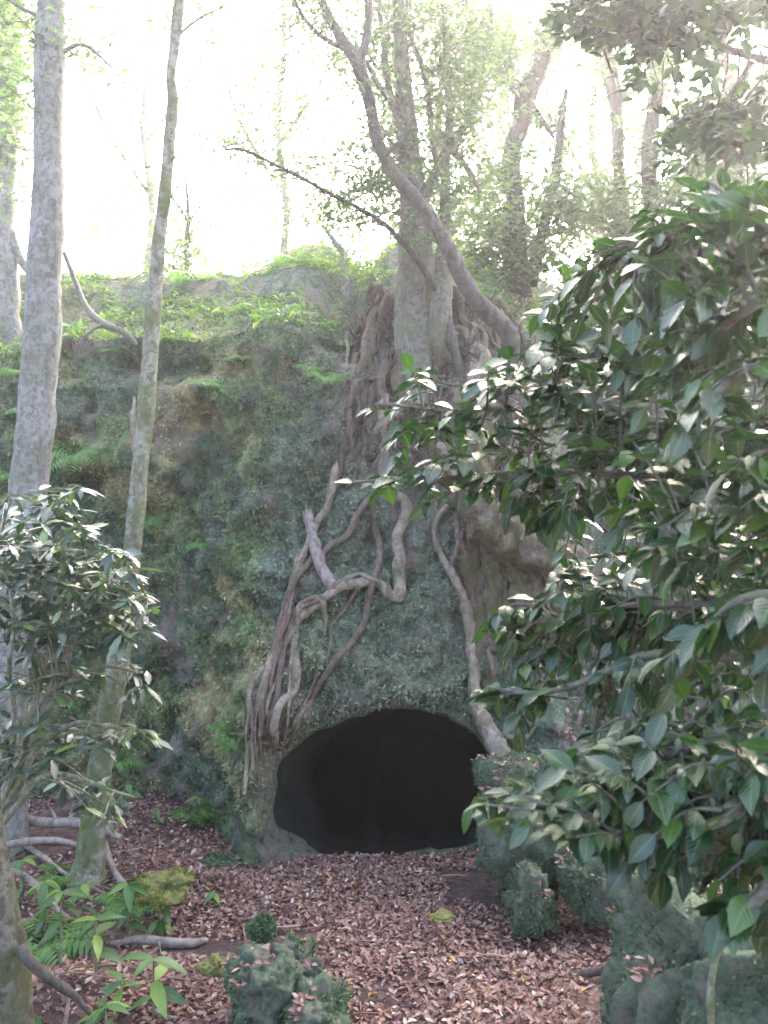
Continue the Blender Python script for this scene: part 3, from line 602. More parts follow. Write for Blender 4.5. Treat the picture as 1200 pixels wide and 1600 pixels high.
# trees on the bank behind
def back_tree(label, mt, pts, Y, branches=(), regions=(), size=.05, n=26, leaf='canopy', name='woodland_tree', grp='trees standing on the bank above the cliff', tw=.005, tpl=TINY, spread=.07):
    bx_, by_ = pts[0][0], pts[0][1]; x = (bx_-600)/F*Y; z = float(plateau_z(np.array(x), np.array(Y))[0])
    t = thing(name, (x, Y, z), label, 'tree', grp); ybase = 800+(1.6-z)/Y*F
    m = MB(); c, r = pxtube(m, [(bx_, ybase+8, pts[0][2]*1.4)]+list(pts), Y, 12, 6, amp=.1, sc=7); m.build('trunk', M[mt], t); st = list(c[6:])
    for b_ in branches:
        m = MB(); c, r = pxtube(m, b_, Y, 9, 5, amp=.08, sc=8); m.build('branch', M[mt], t); st += list(c)
    if regions: crown(t, M[leaf], M[mt], st, [(*r_[:4], int(r_[4]*1.7)) for r_ in regions], 0, size*1.35, tpl, int(n*1.3), Y, spread, tw)
    return t
back_tree('dark twin-stemmed tree forking high above the rim, right of centre', 'darkb', [(812,440,30),(808,400,28),(806,320,28),(800,240,28),(815,190,30),(822,150,34),(845,100,28),(862,40,26),(872,-60,22)], 7.6,
    [[(822,150,24),(795,125,18),(775,105,16),(755,70,14),(738,40,13),(715,-30,12)], [(828,445,24),(840,395,20),(855,330,18),(868,280,17),(876,200,14),(885,140,8)], [(775,108,8),(820,150,10),(845,185,9),(865,215,6)]],
    [(800,60,90,70,26),(770,330,60,60,24),(720,420,60,50,20),(860,250,50,80,14),(900,330,60,40,18),(850,400,60,40,18)], .05, 30)
back_tree('thin straight tree behind the camellia, left of its stouter neighbour', 'darkb', [(972,360,20),(968,300,18),(965,230,18),(962,160,22),(948,95,24),(928,20,22),(915,-60,18)], 8.4,
    [[(960,160,14),(985,130,12),(1000,60,9),(1005,-30,7)]], [(940,330,60,60,24),(990,380,60,40,20),(930,100,40,50,8),(1000,250,40,60,10)], .05, 28)
back_tree('stout dark tree right of the thin straight one, under the bright gap in the leaves', 'darkb', [(1035,370,28),(1022,330,26),(1015,280,26),(1016,220,26),(1024,150,26),(1028,70,24),(1020,-60,20)], 8.0,
    [[(1016,250,10),(1060,200,8),(1100,150,6)]], [(1060,330,70,50,30),(1100,220,50,60,18),(1050,90,60,60,14)], .05, 28)
back_tree('grey tree at the right edge of the bank behind the camellia', 'back', [(1200,360,34),(1180,290,32),(1160,220,30),(1145,160,26),(1130,60,22),(1120,-60,18)], 7.2,
    [[(1170,270,14),(1110,240,12),(1060,300,8)]], [(1150,300,70,60,34),(1180,180,60,80,26),(1080,270,40,40,12)], .05, 28, tpl=TINY)
back_tree('hazy pale trunk at the far left edge of the bank', 'pale', [(8,440,40),(6,380,36),(8,300,34),(12,200,36),(14,100,36),(16,0,36),(16,-80,34)], 7.4,
    [[(0,300,18),(16,360,16),(32,405,14),(50,430,12)]], [(20,60,60,100,22),(10,220,30,60,8)], .05, 24)
back_tree('small bare sapling standing alone against the white sky', 'back', [(292,420,7),(291,380,8),(294,330,6),(290,280,4)], 8.6, [[(291,370,5),(300,340,4),(315,320,3)]], [(290,400,50,25,8),(300,350,30,30,3),(255,420,60,15,6)], .05, 18, grp=None, name='sapling')
back_tree('leafy young tree with yellowish leaves at the rim left of the gnarled tree', 'pale', [(540,445,12),(538,400,10),(525,380,8),(505,355,5)], 7.6, [], [(520,415,80,25,7),(590,415,40,25,7),(560,370,50,40,5)], .035, 22, leaf='lime', grp=None, name='sapling')
for k, (px, Y, sp, lab) in enumerate(((230, 13, 130, 'faint far tree with sparse leaves, left of centre against the white sky'), (440, 12, 120, 'faint far tree with sparse leaves behind the long thin bough'), (690, 11, 120, 'airy green tree filling the gap behind the gnarled tree'), (930, 12, 110, 'light green tree in the distance between the dark stems'), (1120, 11, 120, 'light green tree in the distance beyond the right end of the bank'), (790, 14, 100, 'faint far tree seen between the twin stems'))):
    back_tree(lab, 'back', [(px,430,14),(px+8,330,12),(px-6,200,11),(px+4,80,9),(px,-60,6)], Y, [[(px,300,7),(px-sp*.5,200,5),(px-sp*.8,100,4)], [(px,220,6),(px+sp*.5,130,5),(px+sp*.8,40,4)]],
        [(px,120,sp,150,60 if px > 500 else 34),(px+10,340,sp,70,50 if px > 500 else 22)], .06, 26, name='woodland_tree', grp='far trees beyond the bank', tw=.006)

# overhanging evergreen at the top right, nearer than the rest
t = thing('overhanging_tree', (2.6, 3.2, float(G(2.6, 3.2))), 'dark evergreen boughs reaching in at the top right corner over the camellia', 'tree')
m = MB(); c, r = tube(m, [(2.6, 3.2, .0), (2.55, 3.2, 1.2), (2.35, 3.2, 2.4), (2.1, 3.2, 3.5), (1.9, 3.2, 4.6)], [.12, .09, .075, .06, .05], 14, 8); m.build('trunk', M['darkb'], t); st = list(c[18:])
for pts in ([(1420,150,16),(1300,120,14),(1180,90,12),(1060,50,9),(950,20,6),(860,5,3)], [(1390,20,14),(1250,30,10),(1100,20,8),(980,-30,6)], [(1440,230,14),(1320,220,12),(1200,200,9),(1120,160,6)], [(1180,90,9),(1120,180,7),(1080,230,4)]):
    m = MB(); c, r = pxtube(m, pts, 3.2, 8, 6, amp=.08); m.build('branch', M['darkb'], t); st += list(c)
crown(t, M['dark'], M['darkb'], st, [(990,40,110,50,38),(1060,20,120,45,26),(1175,220,60,50,34),(1070,190,50,55,14),(930,30,70,30,14),(1190,10,50,25,10),(1010,130,40,30,6),(1130,0,80,20,10)], 0, .062, CAM_LEAF, 11, 3.2, .07, .003)

# ------------------------------------------------------------------ leafy shrubs
def leafy_twig(fm, tm, path, n, size, tpl, r0=.004, droop=.35):
    path = catmull(path, 6); tube(tm, path[::3] if len(path) > 6 else path, np.linspace(r0, r0*.4, len(path[::3] if len(path) > 6 else path)), 5, 2, amp=.05)
    t = np.sort(RNG.uniform(.25, 1, n)); t[-1] = 1.0; idx = t*(len(path)-1); i0 = np.minimum(idx.astype(int), len(path)-2); f = (idx-i0)[:, None]
    pos = path[i0]*(1-f)+path[i0+1]*f; d = unit(path[i0+1]-path[i0])
    side = unit(np.cross(d, np.array([0, 0, 1.]))); sg = np.where(np.arange(n) % 2, 1, -1)[:, None]*RNG.uniform(.5, 1.2, (n, 1))
    sg[-1] = .1
    Xd = unit(d*RNG.uniform(.3, .9, (n, 1)) + side*sg + np.array([0, 0, -1])*RNG.normal(droop, .3, (n, 1)))
    Zd = unit(np.array([0, 0, 1.]) + RNG.normal(size=(n, 3))*.35 + np.array([0, -.15, 0]))
    scatter(fm, tpl[0], tpl[1], pos, Xd, Zd, size*RNG.uniform(.5, 1.25, n), tpl[2])

def inpoly(px, py, poly):
    n = len(poly); c = False; j = n-1
    for i in range(n):
        xi, yi = poly[i]; xj, yj = poly[j]
        if (yi > py) != (yj > py) and px < (xj-xi)*(py-yi)/(yj-yi)+xi: c = not c
        j = i
    return c
# camellia at the right: stems rise outside the frame, boughs droop to the left
CB = (1.75, 2.15, float(G(1.75, 2.15)))
T = thing('camellia_bush', CB, 'large glossy dark green camellia filling the right side, boughs reaching over the cave', 'bush')
BOUGH = [  # (px, py, distance) from the stems towards the tips
 [(1750,900,2.1),(1500,640,2.1),(1250,520,2.2),(1050,520,2.3),(900,560,2.4),(780,600,2.45),(650,578,2.5)],
 [(1750,950,2.1),(1450,760,2.1),(1250,680,2.1),(1080,660,2.2),(900,640,2.3),(740,640,2.35),(580,640,2.4)],
 [(1740,1000,2.1),(1450,850,2.0),(1220,760,2.0),(1000,740,2.1),(850,735,2.2),(700,745,2.2),(550,755,2.25)],
 [(1750,800,2.1),(1500,480,2.1),(1300,360,2.0),(1150,370,1.9),(1000,380,1.95)],
 [(1750,1100,2.0),(1450,960,1.9),(1250,930,1.9),(1100,950,2.0),(950,960,2.1),(780,980,2.2)],
 [(1740,1150,2.0),(1450,1060,1.8),(1200,1030,1.8),(1000,1040,1.9),(850,1080,2.0),(760,1085,2.05)],
 [(1740,1250,2.0),(1450,1200,1.8),(1200,1160,1.75),(1000,1200,1.8),(860,1230,1.85),(740,1262,1.85)],
 [(1740,1300,1.9),(1450,1280,1.6),(1250,1230,1.5),(1120,1280,1.45),(1020,1330,1.5)],
 [(1740,1350,1.9),(1450,1330,1.5),(1270,1330,1.35),(1170,1400,1.35),(1130,1430,1.35)],
 [(1740,900,1.9),(1450,620,1.6),(1250,560,1.45),(1120,600,1.4),(1060,680,1.4)],
 [(1740,1000,1.9),(1450,820,1.6),(1250,760,1.5),(1150,800,1.5),(1050,860,1.6)],
 [(1740,1100,1.8),(1450,1010,1.5),(1270,940,1.4),(1150,950,1.4),(1080,1010,1.45)],
 [(1750,850,2.4),(1500,600,2.7),(1200,470,2.8),(1000,450,2.9),(880,470,2.9)],
 [(1750,1000,2.4),(1500,820,2.8),(1200,820,2.9),(1000,860,3.0),(890,880,3.0)],
 [(1740,880,1.8),(1450,500,1.6),(1280,420,1.5),(1180,470,1.45),(1110,520,1.5)],
]
bm = MB(); SP = []
for b in BOUGH:
    q = [P(*p) for p in b]; c, r = tube(bm, q, np.linspace(.018, .004, len(q)), 7, 6, amp=.08, wob=.03); SP += [(p_, k_) for k_, p_ in enumerate(c)]
for b in BOUGH:
    p0 = P(*b[0]); tube(bm, [CB, (np.array(CB)*.5+p0*.5)+np.array([.05, 0, -.05]), p0], [.035, .028, .018], 8, 6, amp=.08)
bm.build('branch', M['back'], T)
SPp = np.array([p for p, _ in SP])
POLY = [(1260,200),(1180,225),(1120,275),(1040,300),(1000,340),(960,400),(850,425),(830,500),(780,560),(720,545),(640,560),(640,600),(560,630),(560,670),(610,660),(600,700),(540,740),(560,780),(720,790),(800,800),(850,850),(870,890),(800,950),(745,975),(770,1030),(745,1085),(790,1150),(850,1190),(730,1250),(760,1290),(850,1310),(930,1330),(1000,1400),(1060,1360),(1110,1440),(1260,1500)]
GAPS = [(690,690,75,14),(640,700,40,18),(930,850,70,26),(900,1010,40,18),(1110,1240,24,40),(820,520,40,30),(1150,1320,30,30),(1000,930,60,22),(860,1130,50,26),(700,600,40,20),(860,690,50,12)]
fm, tm = MB(), MB(); cnt = 0
while cnt < 980:
    px = random.uniform(540, 1260); py = random.uniform(270, 1500)
    if not inpoly(px, py, POLY): continue
    if any(((px-g[0])/g[2])**2+((py-g[1])/g[3])**2 < 1 for g in GAPS): continue
    if random.random() > .30+.70*min(1, max(0, (px-700)/300)): continue
    cnt += 1
    Y = random.uniform(1.45, 3.0) if px > 980 else random.uniform(2.0, 2.7) if px > 800 else random.uniform(2.15, 2.5)
    if py > 1150: Y = random.uniform(1.4, 1.95)
    tip = P(px, py, Y); d = SPp-tip; s0 = SPp[np.argmin(np.sum(d*d, 1) + np.where(d[:, 0] < 0, .6, 0))]
    L_ = np.linalg.norm(tip-s0)
    if L_ > .45: s0 = tip + (s0-tip)*.45/L_
    if np.linalg.norm(tip-s0) < .12: s0 = tip+np.array([.12, .03, .03])
    leafy_twig(fm, tm, [s0, (s0+tip)/2+np.array([0, 0, .02]), tip], random.randint(6, 9), .069 if py < 900 else .060, CAM_LEAF, .004, .42 if py > 950 else .18)
for b in BOUGH:                                               # leaves along the bough ends themselves
    q = [P(*p) for p in b[-4:]]
    leafy_twig(fm, tm, q, 26, .072, CAM_LEAF, .004, .15)
tm.build('twigs', M['back'], T); fm.build('foliage', M['cam'], T)

# grey-green shrub at the left
SB = (-1.75, 3.3, float(G(-1.75, 3.3)))
T = thing('left_shrub'[5:], SB, 'grey-green shiny-leaved shrub in front of the left end of the cliff', 'bush')
bm = MB(); SPp = []
for b in ([(40,1200,3.3),(60,1000,3.3),(90,880,3.3),(110,770,3.3)], [(0,1200,3.3),(20,1000,3.2),(0,850,3.2)], [(40,1180,3.3),(110,1020,3.3),(180,950,3.25),(235,935,3.2)], [(20,1220,3.2),(100,1130,3.2),(160,1130,3.15),(230,1150,3.1)], [(20,1260,3.2),(80,1210,3.2),(160,1230,3.1),(210,1250,3.1)], [(0,1240,3.2),(30,1100,3.2),(60,1060,3.1),(110,1050,3.1)], [(40,1150,3.3),(110,900,3.35),(170,870,3.35)], [(30,1150,3.3),(140,1050,3.3),(215,1050,3.3)]):
    q = [np.array(SB)]+[P(*p) for p in b]; c, r = tube(bm, q, np.linspace(.016, .004, len(q)), 7, 6, wob=.03); SPp += list(c[6:])
bm.build('branch', M['thin'], T); SPp = np.array(SPp); fm, tm = MB(), MB()
for (px, py, rx, ry, n) in ((60,830,75,75,50),(30,900,60,80,42),(150,900,70,45,40),(110,960,60,50,40),(190,960,45,40,32),(40,1000,50,30,10),(60,1060,80,40,14),(20,1130,60,60,16),(110,1160,60,30,10),(200,1150,40,15,7),(200,1060,35,25,5),(180,1260,45,30,7),(120,1230,40,20,4),(30,1190,40,20,6),(115,760,22,12,3)):
    for _ in range(n):
        a = random.uniform(0, 6.283); rr = random.random()**.5; tip = P(px+rx*rr*math.cos(a), py+ry*rr*math.sin(a), random.uniform(2.95, 3.6))
        s0 = SPp[np.argmin(np.sum((SPp-tip)**2, 1))]; L_ = np.linalg.norm(tip-s0)
        if L_ > .35: s0 = tip+(s0-tip)*.35/L_
        if L_ < .06: s0 = tip+np.array([0, 0, -.08])
        tube(tm, [s0, (s0+tip)/2+np.array([0, 0, .01]), tip], [.004, .003, .002], 5, 3)
        nn = random.randint(5, 8); a = RNG.uniform(0, 6.283)+np.arange(nn)*2.4
        Xd = np.stack([np.cos(a), np.sin(a), RNG.normal(-.25, .35, nn)], -1); Zd = np.array([0, 0, 1.])+RNG.normal(size=(nn, 3))*.25
        scatter(fm, SHRUB_LEAF[0], SHRUB_LEAF[1], np.tile(tip, (nn, 1))+RNG.normal(size=(nn, 3))*.008, Xd, Zd, .086*RNG.uniform(.7, 1.25, nn), SHRUB_LEAF[2])
tm.build('twigs', M['thin'], T); fm.build('foliage', M['shrub'], T)

# ------------------------------------------------------------------ ferns and seedlings
def make_fern(name, label, nf=8, L=.22, seed=1, side=None):
    rg = np.random.default_rng(seed); t = thing(name, (0, 0, 0), label, 'fern')
    for k in range(nf):
        a = k*6.283/nf+rg.uniform(-.2, .2); l = L*rg.uniform(.75, 1.15); el = rg.uniform(.5, .95)
        s_ = np.linspace(0, 1, 13); hx = l*s_; hz = l*(el*s_-.75*s_**2); dirv = np.array([math.cos(a), math.sin(a), 0]); sd = np.array([-math.sin(a), math.cos(a), 0])
        pts = hx[:, None]*dirv+hz[:, None]*np.array([0, 0, 1]); m = MB(); tube(m, pts[::3], np.linspace(.0022, .0008, 5), 4, 2, amp=0)
        for i in range(2, 13):
            wd = l*.26*math.sin(math.pi*min(1, (s_[i]*.86+.16)))**.7+.004
            for sg in (-1, 1):
                scatter(m, LANCE[0], LANCE[1]if 1 else 0, pts[i:i+1], (sd*sg+dirv*.35+np.array([0, 0, -.15]))[None], np.array([[0, 0, 1.]]), [wd], LANCE[2])
        m.build('frond', M['fern'], t)
    return t
def copy_tree(o, parent=None):
    c = o.copy(); C.collection.objects.link(c); c.parent = parent
    for ch in o.children: copy_tree(ch, c)
    return c
fern0 = make_fern('fern', 'x', 9, .24, 3); fern1 = make_fern('fern', 'x', 6, .20, 8)
FERNS = [((118,712), .03, 1.35, 'large pale green fern on the ledge beside the pale grey trunk'), ((40,640), .03, 1.0, 'fern at the left edge above the shiny-leaved shrub'),
 ((20,740), .03, .9, 'small fern half behind the top of the shiny-leaved shrub'), ((315,600), .03, .75, 'tiny yellow-green fern on the bare earth ledge of the cliff'),
 ((225,815), .02, .8, 'fern growing out of the cliff behind the slender trunk'), ((315,850), .02, .75, 'fern flat against the middle of the mossy cliff'), ((505,590), .03, .9, 'fern just left of the hanging root mass'),
 ((380,560), .03, .9, 'fern under the rim above the mossy face'), ((360,1150), .03, .7, 'small fern at the foot of the roots left of the cave'), ((185,1190), .04, .9, 'bright fern low on the cliff behind the base of the slender trunk'),
 ((850,800), .12, .9, 'fern on top of the big mossy buttress root'), ((820,1090), .05, .9, 'fern hidden under the camellia beside the cave')]
used = set()
for k, ((px, py), off, s_, lab) in enumerate(FERNS):
    src = (fern0, fern1)[k % 2]; q = on_face(px, py, off)
    o = src if k < 2 else copy_tree(src)
    o.location = tuple(q); o.scale = (s_,)*3; o.rotation_euler = (R(35), R(random.uniform(-15, 15)), random.uniform(0, 6)) if py > 0 else (0, 0, 0)
    o.rotation_euler = (R(random.uniform(18, 38)), R(random.uniform(-12, 12)), R(random.uniform(-30, 30)))
    o['label'] = lab; o['group'] = 'ferns growing on the cliff'
RF = [(40,6.4),(120,6.9),(190,6.3),(265,6.6),(330,6.3),(400,6.9),(440,6.4),(500,6.7),(560,6.5),(150,7.6),(300,7.7),(470,7.6),(590,7.3),(720,6.6),(860,6.8),(20,7.5)]
for k, (px, Y) in enumerate(RF):
    o = copy_tree((fern0, fern1)[k % 2]); x = (px-600)/F*Y; z = float(plateau_z(np.array(x), np.array(Y))[0]); s_ = random.uniform(.9, 1.5)
    o.location = (x, Y, z+.02); o.scale = (s_,)*3; o.rotation_euler = (0, 0, random.uniform(0, 6.28)); o['label'] = 'light green fern among the low plants on top of the bank'; o['group'] = 'ferns on top of the bank'
# ferns on the ground
for px, py, Y, s_, lab in ((70,1440,3.6,1.3,'fern at the foot of the slender trunk among broad-leaved seedlings'), (205,1390,3.9,1.0,'fern just right of the slender trunk base'), (300,1240,5.0,.8,'small fern where the leaf litter meets the left cliff'), (100,1330,4.2,.9,'fern beside the fallen branches')):
    o = copy_tree(fern0); x = (px-600)/F*Y; o.location = (x, Y, float(G(x, Y))+.01); o.scale = (s_,)*3; o.rotation_euler = (0, 0, random.uniform(0, 6)); o['label'] = lab; o['group'] = 'ferns on the forest floor'

def seedling(px, Y, h, n, L, label, lean=0, name='seedling', seed=0):
    Y = min(5.0, (1.6-float(G((px-600)/F*3.3, 3.3)))/((Y-800)/F)); rg = np.random.default_rng(seed+int(px)); x = (px-600)/F*Y; z = float(G(x, Y)); t = thing(name, (x, Y, z), label, 'plant', 'broad-leaved seedlings on the forest floor')
    m = MB(); top = np.array([x+lean, Y, z+h]); c, r = tube(m, [(x, Y, z-.01), (x+lean*.4, Y, z+h*.5), top], [.005, .004, .003], 6, 4, amp=.05); m.build('stem', M['thin'], t)
    m = MB(); tt = rg.uniform(.45, 1, n); tt[:max(1, n//2)] = 1; pos = np.array([c[int(q*(len(c)-1))] for q in tt]); a = rg.uniform(0, 6)+np.arange(n)*2.4
    Xd = np.stack([np.cos(a), np.sin(a)*.8-.2, rg.uniform(-.5, .35, n)], -1); scatter(m, LANCE[0]*np.array([1, 1.25, 1]), LANCE[1], pos, Xd, np.array([0, -.2, 1.])+rg.normal(size=(n, 3))*.2, L*.82*rg.uniform(.7, 1.15, n), LANCE[2])
    m.build('foliage', M['seed'], t); return t
for args in ((240,1600,.20,7,.15,'seedling with long drooping bright leaves near the bottom edge, right of the lichened trunk'), (165,1640,.16,8,.13,'low seedling with spreading leaves at the bottom edge'), (45,1650,.12,4,.13,'seedling with one wide bright leaf in the bottom left corner'),
    (95,1500,.30,10,.14,'seedling with broad leaves at the foot of the slender trunk, left side'), (70,1450,.24,10,.13,'leafy seedling between the mossy trunk and the slender trunk'), (200,1460,.26,12,.14,'bushy seedling in front of the slender trunk base'),
    (400,1500,.09,5,.08,'tiny bright seedling beside the round mossy stone in the middle'), (335,1395,.07,5,.09,'tiny seedling right of the yellow moss hummock'), (35,1400,.20,8,.13,'seedling against the left edge beside the fallen branches'), (150,1560,.22,9,.13,'seedling leaning over the dark hollow under the slender trunk'),
    (310,1265,.14,8,.09,'seedling at the cliff foot left of the cave'), (362,1290,.10,6,.07,'smaller seedling closer to the cave mouth'), (398,1600,.05,4,.08,'pale seedling growing against the mossy boulder at the bottom'), (245,1300,.10,6,.08,'small seedling where the litter thins below the shrub'), (200,1290,.16,8,.10,'seedling behind the slender trunk at the cliff foot'),
    (190,1600,.10,6,.10,'small seedling tucked under the drooping one'), (130,1420,.16,8,.11,'seedling directly beside the slender trunk, facing left'), (250,1440,.14,7,.12,'seedling with drooping leaves between the slender trunk and the yellow hummock'), (20,1330,.2,7,.12,'seedling half out of frame above the fallen branches'), (640,1370,.03,3,.05,'lone sprout in the litter in front of the cave'), (890,1010+360,.12,6,.08,'sprout growing between the mossy boulders on the right')):
    seedling(*args)

# ------------------------------------------------------------------ stones
def ico(sub):
    import bmesh
    b = bmesh.new(); bmesh.ops.create_icosphere(b, subdivisions=sub, radius=1); V = np.array([v.co[:] for v in b.verts]); Q = np.array([[v.index for v in f.verts] for f in b.faces]); b.free(); return V, Q
ICO = ico(5)
STONE_TOPS = []
def boulder(px, py, Y, sx, sy, sz, label, mat='bmoss', seed=0, name='mossy_boulder', tuft='bmosst', rough=.30, grp=None, boxy=.0):
    """px,py: centre as seen; sizes in metres"""
    c = P(px, py, Y); x, y = c[0], c[1]; V, Q = ICO; D = V.copy(); rough = rough*1.5
    D = np.sign(D)*np.abs(D)**(1-boxy)
    d = 1 + rough*1.25*fbm(V+seed*3.1, 1.5, 3, seed) + .30*fbm(V+seed, 3.2, 3, seed+1) - .26*np.abs(fbm(V*np.array([1, 1, .5])+seed, 3.0, 3, seed+8)) + .09*fbm(V, 12, 3, seed+2)
    W = D*d[:, None]*np.array([sx, sy, sz]) + c
    base = (x, y, min(c[2]-sz*.8, float(G(x, y)))); t = thing(name, base, label, 'boulder', grp)
    m = MB(); m.add(W, Q); m.build('stone', M[mat], t)
    _n = unit(V/np.array([sx, sy, sz])); _k = np.where((_n[:, 2] > .25) & (fbm(W, 6, 2, seed+5) > .08))[0]
    if len(_k) and sx > .09 and mat == 'bmoss': STONE_TOPS.append(W[RNG.choice(_k, int(90*sx*6*sy*6))])
    if tuft:
        nrm = unit(V/np.array([sx, sy, sz])); fc = W[Q].mean(1); nf = nrm[Q].mean(1); ar = np.linalg.norm(np.cross(W[Q[:, 1]]-W[Q[:, 0]], W[Q[:, 2]]-W[Q[:, 0]]), axis=1)
        k = RNG.choice(len(fc), size=int(14000*sx*sz*4+2500), p=ar/ar.sum()); k = k[(nf[k][:, 2] > -.5) & (fbm(fc[k], 7, 3, seed+9) > -.08)]
        pos = fc[k]+RNG.normal(size=(len(k), 3))*.004; n = nf[k]; m = MB()
        scatter(m, TINY[0], TINY[1], pos, unit(n+RNG.normal(size=n.shape)*.8), unit(n+RNG.normal(size=n.shape)*.5), RNG.uniform(.010, .022, len(k))); o = m.build('moss', M[tuft], t); o['kind'] = 'stuff'
    return t
M['bmosst'] = leafmat('moss_leaf', (.040, .072, .036), (.080, .128, .065), (.16, .21, .11), .6, .15, .3)
M['ymosst'] = leafmat('yellow_moss_leaf', (.10, .12, .025), (.18, .19, .04), (.30, .29, .08), .6, .2, .3)
boulder(412, 1545, 2.98, .11, .12, .12, 'blue-green mossy boulder at the bottom, left one of the low group', seed=1, boxy=.1)
boulder(455, 1520, 3.08, .10, .11, .10, 'mossy boulder at the back of the low group at the bottom', seed=21, boxy=.1)
boulder(492, 1590, 2.92, .11, .12, .11, 'darker mossy boulder on the right side of the low group at the bottom', seed=2, boxy=.1)
boulder(408, 1452, 3.3, .045, .04, .045, 'fist-sized round mossy stone above the boulders at the bottom', name='mossy_stone', seed=3)
boulder(330, 1510, 3.05, .045, .04, .035, 'small brownish green stone left of the bottom boulders', mat='ymoss', tuft=None, name='mossy_stone', seed=4)
boulder(265, 1388, 3.75, .11, .10, .06, 'hummock of bright yellow-green moss by the slender trunk', mat='ymoss', tuft='ymosst', name='mossy_hummock', seed=5, rough=.45)
boulder(690, 1432, 3.65, .05, .05, .014, 'flat olive moss-covered stone lying in the leaf litter', mat='ymoss', tuft=None, name='mossy_stone', seed=6)
boulder(345, 1345, 4.2, .07, .05, .02, 'low mossy stone in the litter left of the cave', name='mossy_stone', seed=16)
boulder(825, 1300, 4.15, .20, .24, .32, 'tall mossy boulder at the right corner of the cave mouth', seed=7, boxy=.15)
boulder(820, 1255, 4.45, .22, .2, .24, 'mossy rock behind the tall boulder, right against the cave', seed=17)
boulder(832, 1410, 3.75, .105, .11, .13, 'egg-shaped mossy boulder at the foot of the tall one', seed=8, boxy=.15)
boulder(920, 1385, 3.8, .11, .12, .13, 'squarish mossy boulder with dry leaves on top, middle of the right row', seed=9, boxy=.3)
boulder(985, 1360, 3.95, .10, .12, .15, 'dark mossy boulder half under the camellia, right of the squarish one', seed=10, boxy=.2)
boulder(1130, 1560, 2.75, .34, .34, .34, 'biggest mossy boulder filling the bottom right corner', seed=11, boxy=.35, rough=.18)
boulder(1060, 1390, 3.7, .14, .16, .12, 'mossy boulder behind the biggest one, under the camellia tips', seed=12)
boulder(640, 1594, 2.95, .07, .05, .02, 'brownish stone at the bottom edge right of the boulders', mat='earthy', tuft=None, name='flat_stone', seed=13) if 'earthy' in M else None
boulder(1180, 1330, 3.6, .22, .2, .2, 'mossy bank stone at the right edge under the camellia', seed=14)

pos = np.concatenate(STONE_TOPS)+np.array([0, 0, .012]); n = len(pos); m = MB()
scatter(m, LITTER[0], LITTER[1], pos, RNG.normal(size=(n, 3))*np.array([1, 1, .2]), np.array([0, -.3, 1.])+RNG.normal(size=(n, 3))*.25, RNG.uniform(.015, .034, n))
tag(m.build('lodged_leaves', M['litter']), 'dry leaves lodged on the mossy boulders', 'leaves', kind='stuff')

# ------------------------------------------------------------------ fallen wood
def stick(pts, mt, label, name='fallen_branch', wobble=.02, grp=None, forks=()):
    """pts: (px, Y, height above the ground, width px)"""
    q = []; rr = []
    for px, Y, h, wd in pts:
        x = (px-600)/F*Y; q.append((x, Y, float(G(x, Y))+h)); rr.append(wd*.78/2/F*Y)
    m = MB(); c, r = tube(m, q, rr, 10, 6, amp=.13, sc=18, wob=wobble, seed=int(pts[0][0])); t = np.array(q[0])
    for a, v, l in forks: s0 = c[int(a*(len(c)-1))]; tube(m, [s0, s0+np.array(v)*l*.5+np.array([0, 0, .01]), s0+np.array(v)*l], [r[int(a*(len(c)-1))]*.5, .004, .002], 6, 4, wob=.02)
    o = m.build(name, M[mt], loc=t); return tag(o, label, 'branch', grp)
FB = 'fallen branches lying at the left'
stick([(-60,4.6,.10,22),(20,4.6,.10,21),(90,4.6,.10,20),(150,4.55,.09,18),(190,4.5,.06,12)], 'dead', 'thickest pale fallen branch, topmost of the heap at the left', grp=FB, forks=[(.6,(.3,.1,.9),.12),(.5,(-.5,0,.8),.1)])
stick([(-60,4.3,.08,16),(10,4.35,.10,16),(60,4.4,.10,15),(130,4.4,.06,10)], 'dead', 'middle fallen branch of the heap at the left', grp=FB)
stick([(-50,4.1,.12,14),(20,4.05,.12,14),(60,3.95,.08,14),(110,3.8,.03,9)], 'dead', 'fallen branch slanting down to the right across the heap', grp=FB)
stick([(30,4.5,.03,10),(80,4.3,.03,10),(130,4.1,.03,6)], 'dead', 'thin fallen branch at the bottom of the left heap', grp=FB)
stick([(162,4.35,.10,14),(175,4.2,.06,14),(200,4.05,.02,12)], 'dead', 'short pale stick leaning on the right side of the slender trunk', grp=FB)
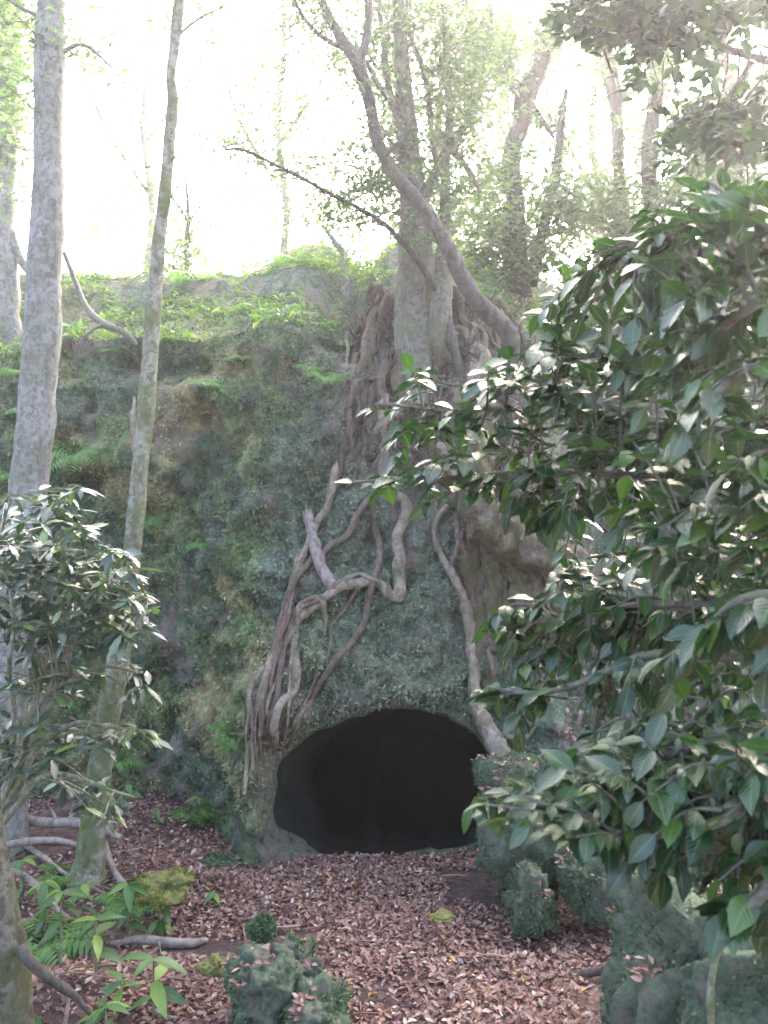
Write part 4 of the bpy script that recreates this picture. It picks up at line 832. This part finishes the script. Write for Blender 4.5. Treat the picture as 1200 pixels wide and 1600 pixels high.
stick([(175,3.62,.01,12),(215,3.6,.03,16),(260,3.6,.03,20),(305,3.62,.03,18),(325,3.65,.02,10)], 'dead', 'short grey log lying below the yellow moss hummock', name='fallen_log', forks=[(.45,(.3,-.6,-.1),.1)])
stick([(78,2.65,.0,11),(85,2.7,.06,11),(98,2.8,.10,10),(106,2.85,.18,6)], 'root', 'reddish stick standing up from the bottom edge beside the mossy trunk')
stick([(905,3.3,.02,10),(935,3.28,.04,20),(965,3.3,.05,20),(990,3.35,.04,12)], 'earth', 'dark short log in the litter left of the biggest boulder', name='fallen_log')
stick([(120,3.3,.02,5),(190,3.25,.03,5),(260,3.2,.02,5),(330,3.3,.01,3)], 'roota', 'thin twig lying below the grey log')
stick([(205,3.95,.01,6),(240,3.95,.03,6),(275,4.0,.02,4)], 'roota', 'thin dark twig beside the yellow moss hummock')
stick([(230,3.0,.01,6),(255,2.98,.02,6),(290,3.0,.01,4)], 'dead', 'small pale twig above the drooping seedling')
# vine over the biggest boulder
m = MB(); q = [P(1150,1425,2.5), P(1135,1460,2.42), P(1118,1500,2.36), P(1110,1550,2.33), P(1112,1620,2.33)]; tube(m, q, [.006, .009, .010, .010, .010], 9, 7, amp=.12)
tag(m.build('hanging_vine', M['thin'], loc=q[-1]), 'thin brown vine hanging over the biggest mossy boulder', 'vine')
# bent dead root on the left cliff edge
q = [P(100,395,6.2), P(118,440,6.1), P(135,480,5.9), P(160,505,5.65), P(195,520,5.5), P(215,540,5.4)]
for p_ in q: p_[1] = max(p_[1], 5.2)
t = thing('dead_tree', q[0], 'bent dead stem arching over a bare patch at the top left of the cliff', 'tree')
m = MB(); tube(m, q, [.015, .019, .022, .026, .022, .010], 11, 7, amp=.12, sc=16); m.build('trunk', M['back'], t)
m = MB(); tube(m, [P(160,507,5.62), P(138,520,5.5), P(122,545,5.45), P(126,570,5.42)], [.015, .011, .008, .004], 8, 6, amp=.15); m.build('branch', M['back'], t)
m = MB(); tube(m, [P(210,620,5.35), P(208,660,5.3), P(210,700,5.3), P(212,725,5.3)], [.008, .016, .016, .006], 8, 6, amp=.15)
tag(m.build('peeling_root', M['root'], loc=P(212,725,5.3)), 'pinkish dead root on the cliff just left of the slender trunk', 'root')
